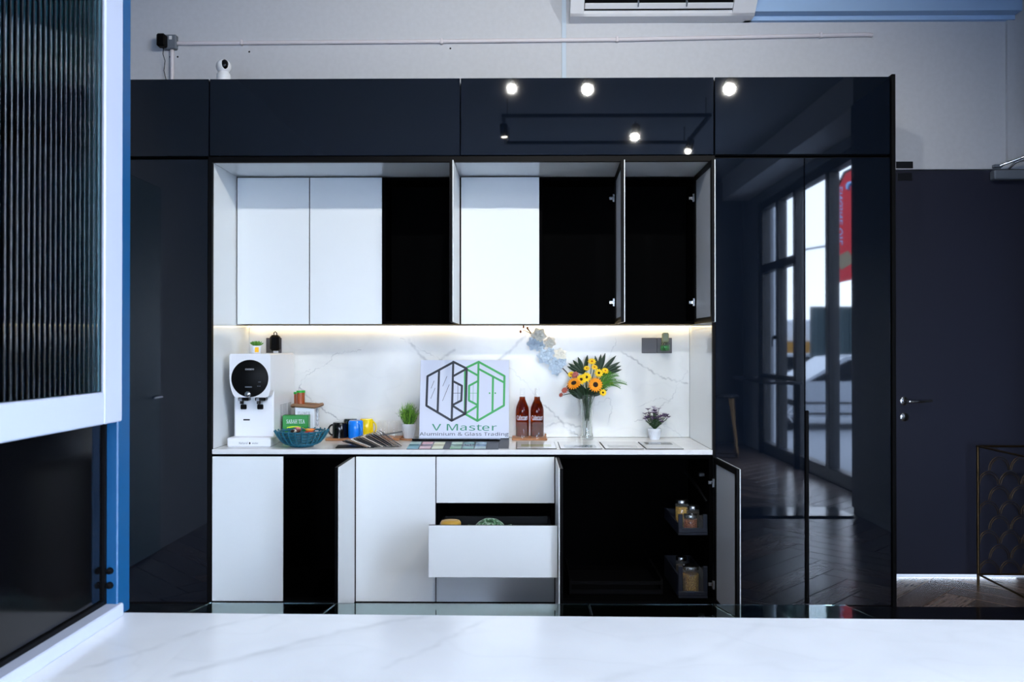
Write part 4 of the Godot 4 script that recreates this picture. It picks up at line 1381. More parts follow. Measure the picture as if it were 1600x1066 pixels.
		for i in 20:
			var t := 0.1 + 0.9 * i / 20.0
			var c := s.lerp(e, t) + Vector3(0, 0.03 * sin(PI * t), 0)
			for sd in [-1.0, 1.0]:
				m.leaf(c, (e - s).normalized() + Vector3(-0.3 * sd, sd * 1.0, 0.5 * sin(i * 2.0)), Vector3(0, 0, 1), 0.038 * (1.1 - 0.75 * t), 0.0042, 0.1, 0.0006, 2)
		part(o, "leaflets", m, fern)
	var dark := leafy("dark_leaf", Color(0.06, 0.17, 0.07))
	for i in 20:
		var sd := -1.0 if i % 2 == 0 else 1.0
		var o := thing("dark_leaf", V + Vector3(0.009 * cos(i * 1.9), 0.12 + 0.01 * (i % 3), 0.009 * sin(i * 1.9)), "broad dark leaf low at the left under the sunflowers" if sd < 0 else "narrow dark leaf low at the right under the sunflowers", "leaf", "dark leaves left in the bouquet" if sd < 0 else "dark leaves right in the bouquet")
		var b := V + Vector3(sd * (0.006 + 0.004 * (i % 5)), 0.235 + 0.012 * (i % 6), 0.012 * sin(i * 2.2))
		m = new_mb(o)
		m.tube([o.position, (o.position + b) / 2 + Vector3(-sd * 0.008, 0, 0), b], 0.0024, 6)
		part(o, "stem", m, M.stem_green)
		m = new_mb(o)
		m.leaf(b, Vector3(sd * (0.25 + 0.09 * i), 0.95 - 0.13 * (i % 6), 0.5 * sin(i * 1.3) + 0.25), Vector3(0, 0.4, 1), 0.075 + 0.01 * (i % 4), 0.036 if sd < 0 else 0.03, 0.12, 0.0008, 5, 0.8)
		part(o, "blade", m, dark)
	# purple flowers in a pot
	var pp := thing("potted_flowers", Vector3(0.762, T, -0.485), "purple artificial flowers in a small white pot at the right", "plant")
	plant_pot(pp, 0.026, 0.039, 0.063)
	m = new_mb()
	var pu := new_mb()
	var wh := new_mb()
	var gr := new_mb()
	for i in 46:
		var a := rng.randf() * TAU
		var sp := rng.randf() * 0.95
		var d := Vector3(cos(a) * sp, 1.0 - 0.35 * sp, sin(a) * sp * 0.6).normalized()
		var ln := rng.randf_range(0.06, 0.13) * (1.0 - 0.1 * sp)
		var b := Vector3(0, 0.055, 0)
		m.tube([b, b + d * ln], 0.0011, 4)
		var head := b + d * ln
		var tgt := pu if i % 4 else wh
		for j in 7:
			var q := j * TAU / 7.0
			tgt.leaf(head, Vector3(cos(q), 0.5, sin(q)), Vector3.UP, rng.randf_range(0.013, 0.02), 0.011, 0.0, 0.001, 3)
		for j in 3:
			gr.leaf(b + d * ln * (0.4 + 0.15 * j), Vector3(rng.randf_range(-1, 1), 0.4, rng.randf_range(-1, 1)), Vector3.UP, 0.018, 0.006, 0.0, 0.0006, 2)
	part(pp, "stems", m, M.stem_green)
	part(pp, "purple_blossoms", pu, leafy("purple", Color(0.27, 0.14, 0.36)))
	part(pp, "pale_blossoms", wh, leafy("pale_blossom", Color(0.75, 0.72, 0.78)))
	part(pp, "leaves", gr, M.stem_green)
	# spray of cloth flowers hung on the backsplash
	var sp2 := thing("flower_spray", Vector3(0.12, 1.33, -0.575), "spray of pale blue and cream cloth flowers hanging on the marble backsplash", "flowers")
	m = new_mb(sp2)
	m.tube([Vector3(0.03, 1.455, -0.56), Vector3(0.06, 1.42, -0.565), Vector3(0.14, 1.32, -0.57), Vector3(0.26, 1.2, -0.56), Vector3(0.285, 1.165, -0.54)], 0.003, 6)
	m.tube([Vector3(0.06, 1.42, -0.565), Vector3(0.02, 1.44, -0.555), Vector3(0.008, 1.44, -0.55)], 0.0016, 5)
	m.tube([Vector3(0.045, 1.437, -0.56), Vector3(0.04, 1.45, -0.55)], 0.0016, 5)
	part(sp2, "stem", m, mat("twig", Color(0.25, 0.17, 0.12), 0.8))
	m = new_mb(sp2)
	for c in [Vector3(0.011, 1.462, -0.55), Vector3(0.034, 1.455, -0.55), Vector3(-0.006, 1.434, -0.55), Vector3(0.048, 1.38, -0.555)]:
		m.ell(c, Vector3(0.006, 0.009, 0.006), 6, 8)
	part(sp2, "buds", m, mat("bud", Color(0.42, 0.18, 0.12), 0.6))
	var pb := leafy("pale_blue", Color(0.76, 0.83, 0.89))
	var cr := leafy("cream_petal", Color(0.97, 0.96, 0.91))
	for q in [[0.1, 1.412, 0.048, 1], [0.072, 1.365, 0.046, 0], [0.105, 1.35, 0.036, 0], [0.165, 1.37, 0.036, 1], [0.135, 1.29, 0.05, 0], [0.165, 1.315, 0.03, 0], [0.225, 1.3, 0.042, 1], [0.195, 1.24, 0.048, 0], [0.23, 1.255, 0.036, 0], [0.2, 1.21, 0.036, 0]]:
		m = new_mb(sp2)
		var c := Vector3(q[0], q[1], -0.555)
		for l in 3:
			for i in 6:
				var a: float = TAU * (i + 0.37 * l) / 6.0 + q[0] * 30
				m.leaf(c, Vector3(cos(a), sin(a), 0.12 + 0.5 * l), Vector3(0.1, 0.1, 1), q[2] * (1.0 - 0.22 * l), q[2] * 0.8, 0.12 * sin(a * 3.0 + l), 0.0008, 5, 0.95)
		part(sp2, "blossom", m, cr if q[3] == 1 else pb)
	# right socket with air freshener
	var so := thing("wall_socket", Vector3(0.79, 1.308, -0.585), "grey double wall socket on the right of the backsplash", "socket", "wall sockets")
	m = new_mb()
	m.span(Vector3(-0.088, 0, 0), Vector3(-0.001, 0.09, 0.009), 0.002)
	m.span(Vector3(0.0005, 0, 0), Vector3(0.088, 0.09, 0.009), 0.002)
	part(so, "plate", m, M.grey_plate)
	var af := thing("air_freshener", Vector3(0.832, 1.322, -0.57), "plug-in air freshener with green liquid on the right socket", "air freshener")
	m = new_mb()
	m.lathe([Vector2(0, 0), Vector2(0.024, 0), Vector2(0.027, 0.004), Vector2(0.026, 0.034), Vector2(0.018, 0.05), Vector2(0, 0.05)], 20, Transform3D(Basis.IDENTITY, Vector3(0, 0, 0.028)))
	part(af, "bottle", m, M.clear_glass)
	m = new_mb()
	m.lathe([Vector2(0, 0.003), Vector2(0.023, 0.003), Vector2(0.0235, 0.03), Vector2(0, 0.03)], 20, Transform3D(Basis.IDENTITY, Vector3(0, 0, 0.028)))
	part(af, "liquid", m, glass("green_liquid", Color(0.25, 0.75, 0.35, 0.1), 0.036))
	m = new_mb()
	m.box(Vector3(0.002, 0.078, 0.025), Vector3(0.036, 0.054, 0.036), 0.006)
	m.box(Vector3(0, 0.06, 0.004), Vector3(0.03, 0.03, 0.022), 0.002)
	part(af, "housing", m, mat("freshener", Color(0.55, 0.58, 0.45), 0.4))

# ---------------------------------------------------------------- things inside the cabinets
func inside_cabinets() -> void:
	var jars := [[0.885, -0.09, 0.3845, 0.036, 0.085, 1.0, Color(0.85, 0.45, 0.2), Color(0.5, 0.2, 0.06), "square jar of orange grain at the front of the upper pull-out tray"], [0.862, -0.2, 0.3845, 0.036, 0.14, 1.0, Color(0.8, 0.65, 0.25), Color(0.45, 0.32, 0.1), "taller jar of pale pasta behind, on the upper pull-out tray"], [0.915, -0.17, 0.3845, 0.034, 0.115, 1.0, Color(0.25, 0.2, 0.16), Color(0.12, 0.09, 0.07), "dark spice jar behind the orange grain jar"], [0.888, -0.098, 0.0575, 0.043, 0.14, 1.0, Color(0.95, 0.75, 0.3), Color(0.6, 0.38, 0.08), "round jar of yellow pasta at the front of the lower pull-out tray"], [0.866, -0.24, 0.0575, 0.03, 0.15, 1.0, Color(0.3, 0.25, 0.2), Color(0.15, 0.12, 0.1), "dark jar at the back of the lower pull-out tray"]]
	for i in jars.size():
		var q: Array = jars[i]
		var o := thing("storage_jar", Vector3(q[0], q[2], q[1]), q[8], "jar", "jars in the pull-out trays")
		var r: float = q[3]
		var h: float = q[4]
		var m := new_mb()
		m.lathe([Vector2(0, 0), Vector2(r, 0), Vector2(r, h - 0.022), Vector2(r * 0.9, h - 0.016), Vector2(0, h - 0.016)], 24)
		part(o, "glass_body", m, M.thin_glass)
		m = new_mb()
		m.lathe([Vector2(0, 0.002), Vector2(r - 0.002, 0.002), Vector2(r - 0.002, h * 0.7), Vector2(0, h * 0.74)], 24)
		var cm := mat("grain%d" % i, Color(1, 1, 1), 0.7)
		tri_tex(cm, noise_tex(90 + i, 0.12, [[0.0, q[7]], [0.45, q[7]], [0.55, q[6]], [1.0, q[6]]], 128, 128, 2), Vector3(9, 9, 9))
		part(o, "contents", m, cm)
		m = new_mb()
		m.lathe([Vector2(0, h - 0.018), Vector2(r * 0.98, h - 0.018), Vector2(r * 0.98, h - 0.002), Vector2(r * 0.94, h), Vector2(0, h)], 24)
		part(o, "lid", m, M.steel, "silver lid")
	# things in the pulled-out drawer
	var p := thing("snack_packet", Vector3(-0.155, 0.2905, 0.24), "green and white crumpled snack packet in the open drawer", "packet")
	var m := new_mb()
	m.ell(Vector3(0, 0.112, 0), Vector3(0.1, 0.112, 0.075), 10, 16, Basis(Vector3.BACK, -0.06))
	var bagm := mat("packet_green", Color(1, 1, 1), 0.35)
	tri_tex(bagm, noise_tex(61, 0.03, [[0.0, Color(0.03, 0.06, 0.04)], [0.42, Color(0.06, 0.22, 0.09)], [0.55, Color(0.15, 0.45, 0.2)], [0.66, Color(0.7, 0.75, 0.72)], [1.0, Color(0.1, 0.12, 0.12)]]), Vector3(6, 6, 6))
	part(p, "bag", m, bagm)
	for x in [-0.092, 0.092]:
		m = new_mb()
		m.box(Vector3(x, 0.14, 0.0), Vector3(0.05, 0.1, 0.006), 0.002, Basis(Vector3.BACK, x * 2.0))
		part(p, "crimped_end", m, bagm)
	var c := thing("round_tin", Vector3(-0.345, 0.2905, 0.24), "round yellow tin in the open drawer", "tin")
	m = new_mb()
	m.lathe([Vector2(0, 0), Vector2(0.05, 0), Vector2(0.05, 0.2), Vector2(0.044, 0.21), Vector2(0, 0.212)], 28)
	part(c, "tin_body", m, mat("tin_yellow", Color(0.7, 0.55, 0.2), 0.4))

# ---------------------------------------------------------------- on the wall above
func on_wall() -> void:
	var Z := -0.6
	var m := new_mb()
	m.tube([Vector3(-2.045, 3.137, Z + 0.012), Vector3(-0.4, 3.143, Z + 0.012), Vector3(0.6, 3.149, Z + 0.012), Vector3(2.02, 3.172, Z + 0.012), Vector3(2.052, 3.168, Z + 0.012)], 0.0115, 12)
	var o := solo("conduit_pipe", m, M.pipe, "long white conduit pipe running along the wall", "pipe", "conduit pipes")
	for x in [-1.65, -0.47, 0.56, 1.75]:
		m = new_mb()
		var y := 3.14 if x < 0 else 3.148 if x < 1 else 3.168
		m.box(Vector3(x, y, Z + 0.014), Vector3(0.014, 0.032, 0.028), 0.003)
		part(o, "pipe_clip", m, M.pipe)
	m = new_mb()
	m.tube([Vector3(-2.063, 3.12, Z + 0.012), Vector3(-2.063, 2.74, Z + 0.012)], 0.0115, 12)
	solo("conduit_pipe", m, M.pipe, "short upright conduit pipe below the wall plug", "pipe", "conduit pipes")
	var jb := thing("junction_box", Vector3(-2.085, 3.14, Z), "grey socket box at the end of the conduit pipe", "socket")
	m = new_mb()
	m.box(Vector3(0.012, 0, 0.018), Vector3(0.085, 0.085, 0.036), 0.006)
	part(jb, "box", m, M.grey_box)
	m = new_mb()
	m.box(Vector3(0.022, 0.022, 0.037), Vector3(0.018, 0.022, 0.004), 0.002)
	part(jb, "switch", m, M.plastic_white)
	var pa := thing("plug_adapter", Vector3(-2.1, 3.135, Z + 0.0365), "black plug adapter with a thin hanging cable on the wall", "adapter")
	m = new_mb()
	m.box(Vector3(-0.002, 0, 0.025), Vector3(0.05, 0.075, 0.049), 0.008)
	part(pa, "housing", m, M.black)
	m = new_mb()
	m.tube([Vector3(0.005, -0.035, 0.02), Vector3(0.0, -0.075, 0.015), Vector3(0.006, -0.11, 0.0), Vector3(-0.01, -0.16, -0.02), Vector3(0.01, -0.25, -0.025), Vector3(0.03, -0.395, -0.025)], 0.0022, 6)
	part(pa, "cable", m, M.black)
	for q in [[-2.08, 3.062], [-2.035, 3.062]]:
		m = new_mb()
		m.lathe([Vector2(0.0055, 0), Vector2(0.004, 0.003), Vector2(0, 0.004)], 10, Transform3D(Basis(Vector3.RIGHT, PI / 2), Vector3(q[0], q[1], Z)))
		solo("screw", m, M.black, "black screw head left of the upright pipe" if q[0] < -2.06 else "black screw head right of the upright pipe", "screw", "screws in the wall")
	for q in [[-1.61, 3.09], [-0.42, 3.105]]:
		m = new_mb()
		m.lathe([Vector2(0.0055, 0), Vector2(0.004, 0.003), Vector2(0, 0.004)], 10, Transform3D(Basis(Vector3.RIGHT, PI / 2), Vector3(q[0], q[1], Z)))
		solo("screw", m, M.black, "black screw head above the security camera" if q[0] < -1 else "black screw head in the middle of the wall under the pipe", "screw", "screws in the wall")
	# trunking
	m = new_mb()
	m.span(Vector3(0.237, 2.74, Z), Vector3(0.262, 3.4, Z + 0.006), 0.001)
	solo("cable_trunking", m, mat("trunking", Color(0.7, 0.76, 0.82), 0.5), "narrow pale blue cable trunking beside the air conditioner", "trunking")
	# security camera
	var sc := thing("security_camera", Vector3(-1.635, 2.7352, -0.25), "small white round security camera on top of the cabinets", "camera")
	m = new_mb()
	m.lathe([Vector2(0, 0), Vector2(0.04, 0), Vector2(0.042, 0.012), Vector2(0.04, 0.05), Vector2(0, 0.05)], 24)
	part(sc, "riser", m, M.dark_frame)
	m = new_mb()
	m.lathe([Vector2(0, 0.0505), Vector2(0.036, 0.0505), Vector2(0.038, 0.09), Vector2(0.036, 0.105), Vector2(0.026, 0.122), Vector2(0, 0.124)], 28)
	part(sc, "base", m, M.plastic_white)
	m = new_mb()
	m.ell(Vector3(0, 0.148, 0), Vector3(0.041, 0.041, 0.041), 16, 24)
	var hd := part(sc, "head", m, M.plastic_white)
	m = new_mb()
	m.ell(Vector3(0.013, 0.152, 0.02), Vector3(0.021, 0.029, 0.023), 12, 20)
	part(hd, "lens_face", m, M.black_gloss)
	# air conditioner
	var ac := thing("air_conditioner", Vector3(0.81, 3.25, Z), "white split air conditioner high on the wall, cut by the top edge", "air conditioner")
	m = new_mb()
	var xf := Transform3D(Basis(Vector3(0, 0, 1), Vector3(0, 1, 0), Vector3(-1, 0, 0)), Vector3.ZERO)
	m.prism(PackedVector2Array([Vector2(0.001, 0.0), Vector2(0.1, 0.0), Vector2(0.112, 0.012), Vector2(0.105, 0.03), Vector2(0.1, 0.3), Vector2(0.001, 0.3)]), -0.53, 0.53, xf)
	m.prism(PackedVector2Array([Vector2(0.1, 0.135), Vector2(0.2, 0.105), Vector2(0.21, 0.14), Vector2(0.21, 0.28), Vector2(0.19, 0.3), Vector2(0.1, 0.3)]), -0.53, 0.53, xf)
	for q in [[-0.53, -0.4], [0.452, 0.53]]:
		m.prism(PackedVector2Array([Vector2(0.1, 0.0), Vector2(0.112, 0.012), Vector2(0.2, 0.1), Vector2(0.1, 0.134)]), q[0], q[1], xf)
	part(ac, "body", m, M.plastic_white)
	m = new_mb()
	m.prism(PackedVector2Array([Vector2(0.1005, 0.03), Vector2(0.12, 0.04), Vector2(0.17, 0.11), Vector2(0.1005, 0.13)]), -0.399, 0.451, xf)
	part(ac, "air_outlet", m, M.black)
	m = new_mb()
	m.box(Vector3(0.026 * -1.0, 0.042, 0.145), Vector3(0.845, 0.005, 0.035), 0.002, Basis(Vector3.RIGHT, -0.7))
	part(ac, "vane", m, M.plastic_white)
	for x in [-0.145, 0.13]:
		m = new_mb()
		m.box(Vector3(x, 0.06, 0.15), Vector3(0.006, 0.05, 0.03), 0.001, Basis(Vector3.RIGHT, -0.7))
		part(ac, "divider", m, M.grey_box)
	# gold stand in front of the door
	var gs := thing("metal_stand", Vector3(2.78, 0, -0.2), "gold metal side stand with a scalloped back panel before the navy door", "stand")
	for x in [2.57, 2.99]:
		for z in [-0.43, 0.1]:
			m = new_mb(gs)
			m.tube([Vector3(x, 0, z), Vector3(x, 0.79, z)], 0.008, 8)
			part(gs, "post", m, M.bronze)
	for y in [0.065, 0.785]:
		for q in [[2.57, -0.43, 2.99, -0.43], [2.57, 0.1, 2.99, 0.1], [2.57, -0.43, 2.57, 0.1], [2.99, -0.43, 2.99, 0.1]]:
			m = new_mb(gs)
			m.tube([Vector3(q[0], y, q[1]), Vector3(q[2], y, q[3])], 0.006, 8)
			part(gs, "rail", m, M.bronze)
	m = new_mb(gs)
	for row in 8:
		for col in 4:
			var c := Vector3(2.63 + col * 0.12 + (0.06 if row % 2 else 0.0), 0.07 + row * 0.083, -0.43)
			for r in [0.06, 0.05]:
				var pts := []
				for i in 11:
					var a := PI * i / 10.0
					var q := c + Vector3(cos(a) * r, sin(a) * r * 1.25, 0)
					if q.x > 2.572 and q.x < 2.988:
						pts.append(q)
				if pts.size() > 2:
					m.tube(pts, 0.0022, 5)
	part(gs, "scallop_panel", m, M.bronze)

# ---------------------------------------------------------------- the room behind the camera, seen in the glossy doors
func spot_lamp(at: Vector3, aim: Vector3, e: float, label: String, angle := 62.0, r := 0.04) -> void:
	var o := thing("spot_lamp", at, label, "lamp", "ceiling spot lamps")
	var d := (aim - at).normalized()
	var u := d.cross(Vector3.UP).normalized()
	var bs := Basis(u, -d, u.cross(-d))
	var m := new_mb()
	m.lathe([Vector2(0, 0.12), Vector2(r + 0.004, 0.12), Vector2(r + 0.008, 0.1), Vector2(r + 0.008, -0.004), Vector2(r + 0.001, -0.004), Vector2(r + 0.001, 0.002)], 28, Transform3D(bs, Vector3.ZERO))
	part(o, "housing", m, M.black)
	m = new_mb()
	m.lathe([Vector2(r, 0.004), Vector2(r, 0.0), Vector2(0, 0.0)], 28, Transform3D(bs, Vector3.ZERO))
	part(o, "lamp_lens", m, M.lamp_glow)
	m = new_mb()
	m.tube([-d * 0.06, Vector3(0, 3.6 - at.y, 0) if at.z < 3.0 else Vector3(0, 3.43 - at.y, 0)], 0.008, 8)
	part(o, "mount", m, M.black)
	var l := SpotLight3D.new()
	l.name = "spot_light"
	l.light_color = Color(1.0, 0.99, 0.96)
	l.light_energy = e
	l.light_size = r
	l.spot_range = 15.0
	l.spot_attenuation = 2.0
	l.spot_angle = angle
	l.spot_angle_attenuation = 0.6
	l.shadow_enabled = true
	l.basis = Basis.looking_at(d)
	l.position = d * 0.012
	o.add_child(l)

func room_behind() -> void:
	spot_lamp(Vector3(0.5, 3.3, 2.01), Vector3(0.1, 1.4, -0.4), 1.12, "ceiling spot lamp in the middle, mirrored brightest in the long top cabinet")
	spot_lamp(Vector3(1.574, 3.3, 2.01), Vector3(0.4, 1.2, -0.5), 1.7, "ceiling spot lamp at the right, mirrored in the right top cabinet")
	spot_lamp(Vector3(-0.072, 3.3, 1.98), Vector3(-0.7, 1.4, -0.4), 1.9, "ceiling spot lamp at the left, mirrored small in the long top cabinet", 62.0, 0.024)
	spot_lamp(Vector3(1.051, 3.3, 3.42), Vector3(0.6, 0.9, 2.0), 0.8, "spot lamp on the front bar of the track frame", 60.0, 0.034)
	spot_lamp(Vector3(-0.161, 3.3, 3.455), Vector3(0.0, 0.9, 3.3), 0.8, "spot lamp at the left corner of the track frame, over the island", 60.0, 0.03)
	spot_lamp(Vector3(1.66, 3.3, 4.0), Vector3(0.9, 0.9, 3.2), 0.8, "spot lamp at the right end of the track frame", 60.0, 0.03)
	var tf := thing("track_frame", Vector3(0.77, 3.44, 3.75), "black rectangular lighting track hung under the ceiling", "lighting track")
	var m := new_mb()
	m.span(Vector3(-0.95, -0.015, -0.515), Vector3(0.95, 0.015, -0.485))
	m.span(Vector3(-0.95, -0.015, 0.485), Vector3(0.95, 0.015, 0.515))
	m.span(Vector3(-0.95, -0.015, -0.485), Vector3(-0.92, 0.015, 0.485))
	m.span(Vector3(0.92, -0.015, -0.485), Vector3(0.95, 0.015, 0.485))
	part(tf, "track", m, M.black)
	m = new_mb()
	for x in [-0.9, 0.9]:
		for z in [-0.5, 0.5]:
			m.tube([Vector3(x, 0.015, z), Vector3(x, 0.16, z)], 0.004, 6)
	part(tf, "hangers", m, M.black)
	var bl := thing("tall_wardrobe", Vector3(2.85, 0, 1.36), "tall dark wardrobe against the window wall, mirrored at the right", "wardrobe")
	m = new_mb(bl)
	m.span(Vector3(2.67, 0, 0.3), Vector3(3.048, 3.3, 2.43), 0.003)
	part(bl, "body", m, M.wall_dark)
	for z in [[0.31, 1.36], [1.37, 2.42]]:
		m = new_mb(bl)
		m.span(Vector3(2.65, 0.06, z[0]), Vector3(2.669, 3.28, z[1]), 0.002)
		part(bl, "door", m, M.wall_dark)
	var lg := thing("window_ledge", Vector3(2.85, 0, 5.5), "dark bar ledge along the shop window", "ledge")
	m = new_mb(lg)
	m.span(Vector3(2.68, 0.93, 4.75), Vector3(3.045, 0.96, 6.3), 0.003)
	part(lg, "top", m, M.black_gloss)
	for z in [4.85, 6.2]:
		m = new_mb(lg)
		m.span(Vector3(2.98, 0.0, z - 0.02), Vector3(3.04, 0.93, z + 0.02))
		part(lg, "support", m, M.black)
	var st := thing("wire_stool", Vector3(2.45, 0, 5.9), "gold wire bar stool by the shop window", "stool")
	m = new_mb()
	m.lathe([Vector2(0, 0.72), Vector2(0.19, 0.72), Vector2(0.2, 0.735), Vector2(0.19, 0.75), Vector2(0, 0.75)], 28)
	part(st, "seat", m, M.dark_frame)
	for a in 4:
		var d := Vector3(cos(a * PI / 2 + 0.6), 0, sin(a * PI / 2 + 0.6))
		m = new_mb()
		m.tube([d * 0.16 + Vector3(0, 0.725, 0), d * 0.25 + Vector3(0, 0.008, 0)], 0.007, 6)
		m.tube([d.rotated(Vector3.UP, 0.3) * 0.16 + Vector3(0, 0.725, 0), d * 0.25 + Vector3(0, 0.008, 0)], 0.007, 6)
		part(st, "leg", m, M.gold)
	m = new_mb()
	for a in 4:
		var d0 := Vector3(cos(a * PI / 2 + 0.6), 0, sin(a * PI / 2 + 0.6)) * 0.25
		var d1 := Vector3(cos((a + 1) * PI / 2 + 0.6), 0, sin((a + 1) * PI / 2 + 0.6)) * 0.25
		m.tube([d0 + Vector3(0, 0.008, 0), d1 + Vector3(0, 0.008, 0)], 0.007, 6)
	part(st, "foot_ring", m, M.gold)

# ---------------------------------------------------------------- street beyond the window, mirrored in the glossy doors
func outdoors() -> void:
	var G := -0.25
	var m := new_mb()
	m.span(Vector3(-60, G - 0.2, -60), Vector3(60, G, 80))
	struct("ground", m, M.asphalt, "grey paved street outside the shop window", "ground")
	m = new_mb()
	m.span(Vector3(3.47, G, 7.65), Vector3(3.67, 4.5, 7.85))
	solo("pillar", m, M.concrete, "pale concrete pillar outside the shop window", "pillar")
	# parked car: side towards the window
	var car := thing("car", Vector3(6.28, G, 12.2), "silver hatchback parked outside the shop window", "car")
	var silver := mat("car_silver", Color(0.6, 0.63, 0.67), 0.25, 0.5)
	m = new_mb()
	m.prism(PackedVector2Array([Vector2(-2.0, 0.25), Vector2(2.0, 0.25), Vector2(2.02, 0.6), Vector2(1.95, 0.9), Vector2(0.6, 0.92), Vector2(-0.9, 0.9), Vector2(-1.7, 0.8), Vector2(-2.0, 0.62)]), -0.8, 0.8)
	m.prism(PackedVector2Array([Vector2(-1.0, 0.9), Vector2(1.95, 0.9), Vector2(1.75, 1.38), Vector2(1.4, 1.42), Vector2(0.1, 1.42), Vector2(-0.2, 1.38)]), -0.78, 0.78)
	part(car, "body", m, silver)
	m = new_mb()
	m.prism(PackedVector2Array([Vector2(-0.85, 0.93), Vector2(0.35, 0.93), Vector2(0.35, 1.33), Vector2(-0.12, 1.33)]), -0.792, -0.781)
	m.prism(PackedVector2Array([Vector2(0.45, 0.93), Vector2(1.6, 0.93), Vector2(1.45, 1.33), Vector2(0.45, 1.33)]), -0.792, -0.781)
	part(car, "side_window", m, mat("car_glass", Color(0.04, 0.05, 0.06), 0.5, 0.0, 0.15))
	m = new_mb()
	m.span(Vector3(-1.1, 0.5, -0.815), Vector3(1.2, 0.54, -0.801))
	m.span(Vector3(-0.95, 0.3, -0.815), Vector3(1.0, 0.34, -0.801))
	part(car, "side_trim", m, M.dark_frame)
	for x in [0.15, 1.15]:
		m = new_mb()
		m.box(Vector3(x, 0.82, -0.815), Vector3(0.2, 0.05, 0.03), 0.01)
		part(car, "door_handle", m, M.dark_frame)
	for x in [-1.3, 1.25]:
		for z in [-0.72, 0.72]:
			m = new_mb()
			m.lathe([Vector2(0, -0.1), Vector2(0.26, -0.1), Vector2(0.31, -0.07), Vector2(0.31, 0.07), Vector2(0.26, 0.1), Vector2(0.19, 0.1), Vector2(0.19, 0.05), Vector2(0, 0.05)], 28, Transform3D(Basis(Vector3.RIGHT, -PI / 2 if z < 0 else PI / 2), Vector3(x, 0.31, z - 0.0 )))
			var wh := part(car, "wheel", m, M.black)
			m = new_mb()
			for k in 7:
				var a := TAU * k / 7.0
				m.box(Vector3(x + cos(a) * 0.1, 0.31 + sin(a) * 0.1, z + (-0.09 if z < 0 else 0.09)), Vector3(0.18, 0.04, 0.02), 0.004, Basis(Vector3.BACK, a))
			part(wh, "rim", m, M.steel)
	# second car further off
	var c2 := thing("car", Vector3(7.2, G, 19.0), "white car standing further off in the street", "car")
	m = new_mb()
	m.prism(PackedVector2Array([Vector2(-2.0, 0.25), Vector2(2.0, 0.25), Vector2(2.0, 0.8), Vector2(1.2, 0.9), Vector2(0.9, 1.38), Vector2(-0.7, 1.38), Vector2(-1.3, 0.9), Vector2(-2.0, 0.75)]), -0.8, 0.8)
	part(c2, "body", m, M.concrete)
	m = new_mb()
	m.prism(PackedVector2Array([Vector2(-1.1, 0.92), Vector2(1.0, 0.92), Vector2(0.8, 1.3), Vector2(-0.65, 1.3)]), -0.812, -0.801)
	part(c2, "side_window", m, M.car_glass)
	for x in [-1.25, 1.25]:
		for z in [-0.7, 0.7]:
			m = new_mb()
			m.lathe([Vector2(0, -0.11), Vector2(0.31, -0.11), Vector2(0.31, 0.11), Vector2(0, 0.11)], 20, Transform3D(Basis(Vector3.RIGHT, PI / 2), Vector3(x, 0.31, z)))
			part(c2, "wheel", m, M.black)
	# container fence and yellow skip
	var cf := thing("container_fence", Vector3(11.0, G, 17.0), "dark green corrugated hoarding behind the silver car", "hoarding")
	m = new_mb()
	m.span(Vector3(-3.6, 0, 0.05), Vector3(6, 2.6, 0.12))
	part(cf, "sheet", m, mat("hoarding", Color(0.1, 0.2, 0.22), 0.6))
	for i in 30:
		m = new_mb()
		m.box(Vector3(-3.5 + i * 0.32, 1.3, 0.02), Vector3(0.16, 2.6, 0.06), 0.02)
		part(cf, "rib", m, M.hoarding)
	var sk := thing("yellow_skip", Vector3(8.2, G, 22.0), "yellow machine standing far off in the street", "machine")
	m = new_mb()
	m.prism(PackedVector2Array([Vector2(-0.9, 0.0), Vector2(0.9, 0.0), Vector2(1.1, 1.7), Vector2(-1.1, 1.7)]), -0.8, 0.8)
	part(sk, "tub", m, M.yellow if M.has("yellow") else mat("skip_yellow", Color(0.62, 0.44, 0.1), 0.6))
	m = new_mb()
	m.span(Vector3(-1.0, 1.7, -0.5), Vector3(1.0, 2.4, 0.5), 0.05)
	part(sk, "cab", m, M.concrete)
	# street lamp
	var sl := thing("street_lamp", Vector3(9.0, G, 23.0), "tall thin street lamp with a curved arm outside", "street lamp")
	m = new_mb()
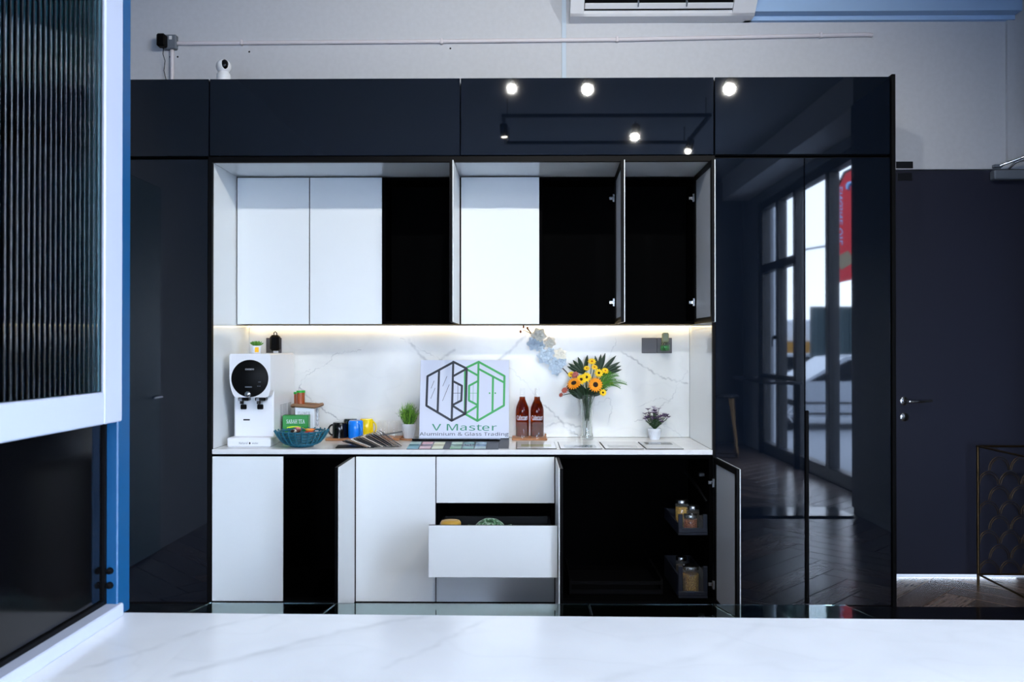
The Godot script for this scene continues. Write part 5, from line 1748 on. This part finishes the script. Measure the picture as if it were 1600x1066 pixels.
	m.tube([Vector3(0, 0, 0), Vector3(0, 4.8, 0)], 0.07, 8)
	part(sl, "pole", m, M.grey_box)
	m = new_mb()
	m.tube([Vector3(0, 4.5, 0), Vector3(0.3, 4.75, 0), Vector3(0.9, 4.85, 0), Vector3(1.7, 4.8, 0)], 0.04, 6)
	m.box(Vector3(1.9, 4.78, 0), Vector3(0.5, 0.1, 0.2), 0.03)
	part(sl, "arm", m, M.grey_box)
	# feather banner
	var fb := thing("feather_banner", Vector3(4.78, G, 8.7), "red feather banner with blue lettering on a pole outside the window", "banner")
	m = new_mb()
	m.tube([Vector3(0, 0, 0), Vector3(0, 3.2, 0), Vector3(0.06, 3.9, 0), Vector3(0.25, 4.3, 0), Vector3(0.5, 4.42, 0)], 0.02, 8)
	part(fb, "pole", m, M.black)
	m = new_mb()
	m.prism(PackedVector2Array([Vector2(0.02, 2.55), Vector2(0.72, 2.7), Vector2(0.74, 4.3), Vector2(0.5, 4.4), Vector2(0.25, 4.28), Vector2(0.08, 3.9), Vector2(0.02, 3.2)]), -0.004, 0.004)
	var cloth := part(fb, "cloth", m, mat("banner_red", Color(0.75, 0.08, 0.13), 0.6))
	var bt := Basis(Vector3.UP, PI) * Basis(Vector3.BACK, -PI / 2)
	text(cloth, "lettering", "ENGINE OIL", sans, 0.9, 0.09, mat("banner_blue", Color(0.55, 0.72, 0.9), 0.6), Transform3D(bt, Vector3(0.17, 3.62, -0.006)), 0.002)
	text(cloth, "lettering_outline", "furos", sans, 1.04, 0.36, M.banner_blue, Transform3D(bt, Vector3(0.45, 3.68, -0.006)), 0.002)
	text(cloth, "lettering", "furos", sans, 0.98, 0.3, mat("banner_navy", Color(0.07, 0.16, 0.35), 0.6), Transform3D(bt, Vector3(0.45, 3.68, -0.009)), 0.002)
	m = new_mb()
	m.prism(PackedVector2Array([Vector2(0.08, 2.95), Vector2(0.3, 3.08), Vector2(0.42, 2.92), Vector2(0.2, 2.78)]), -0.007, -0.0045)
	part(cloth, "printed_can", m, mat("banner_print", Color(0.5, 0.45, 0.35), 0.6))
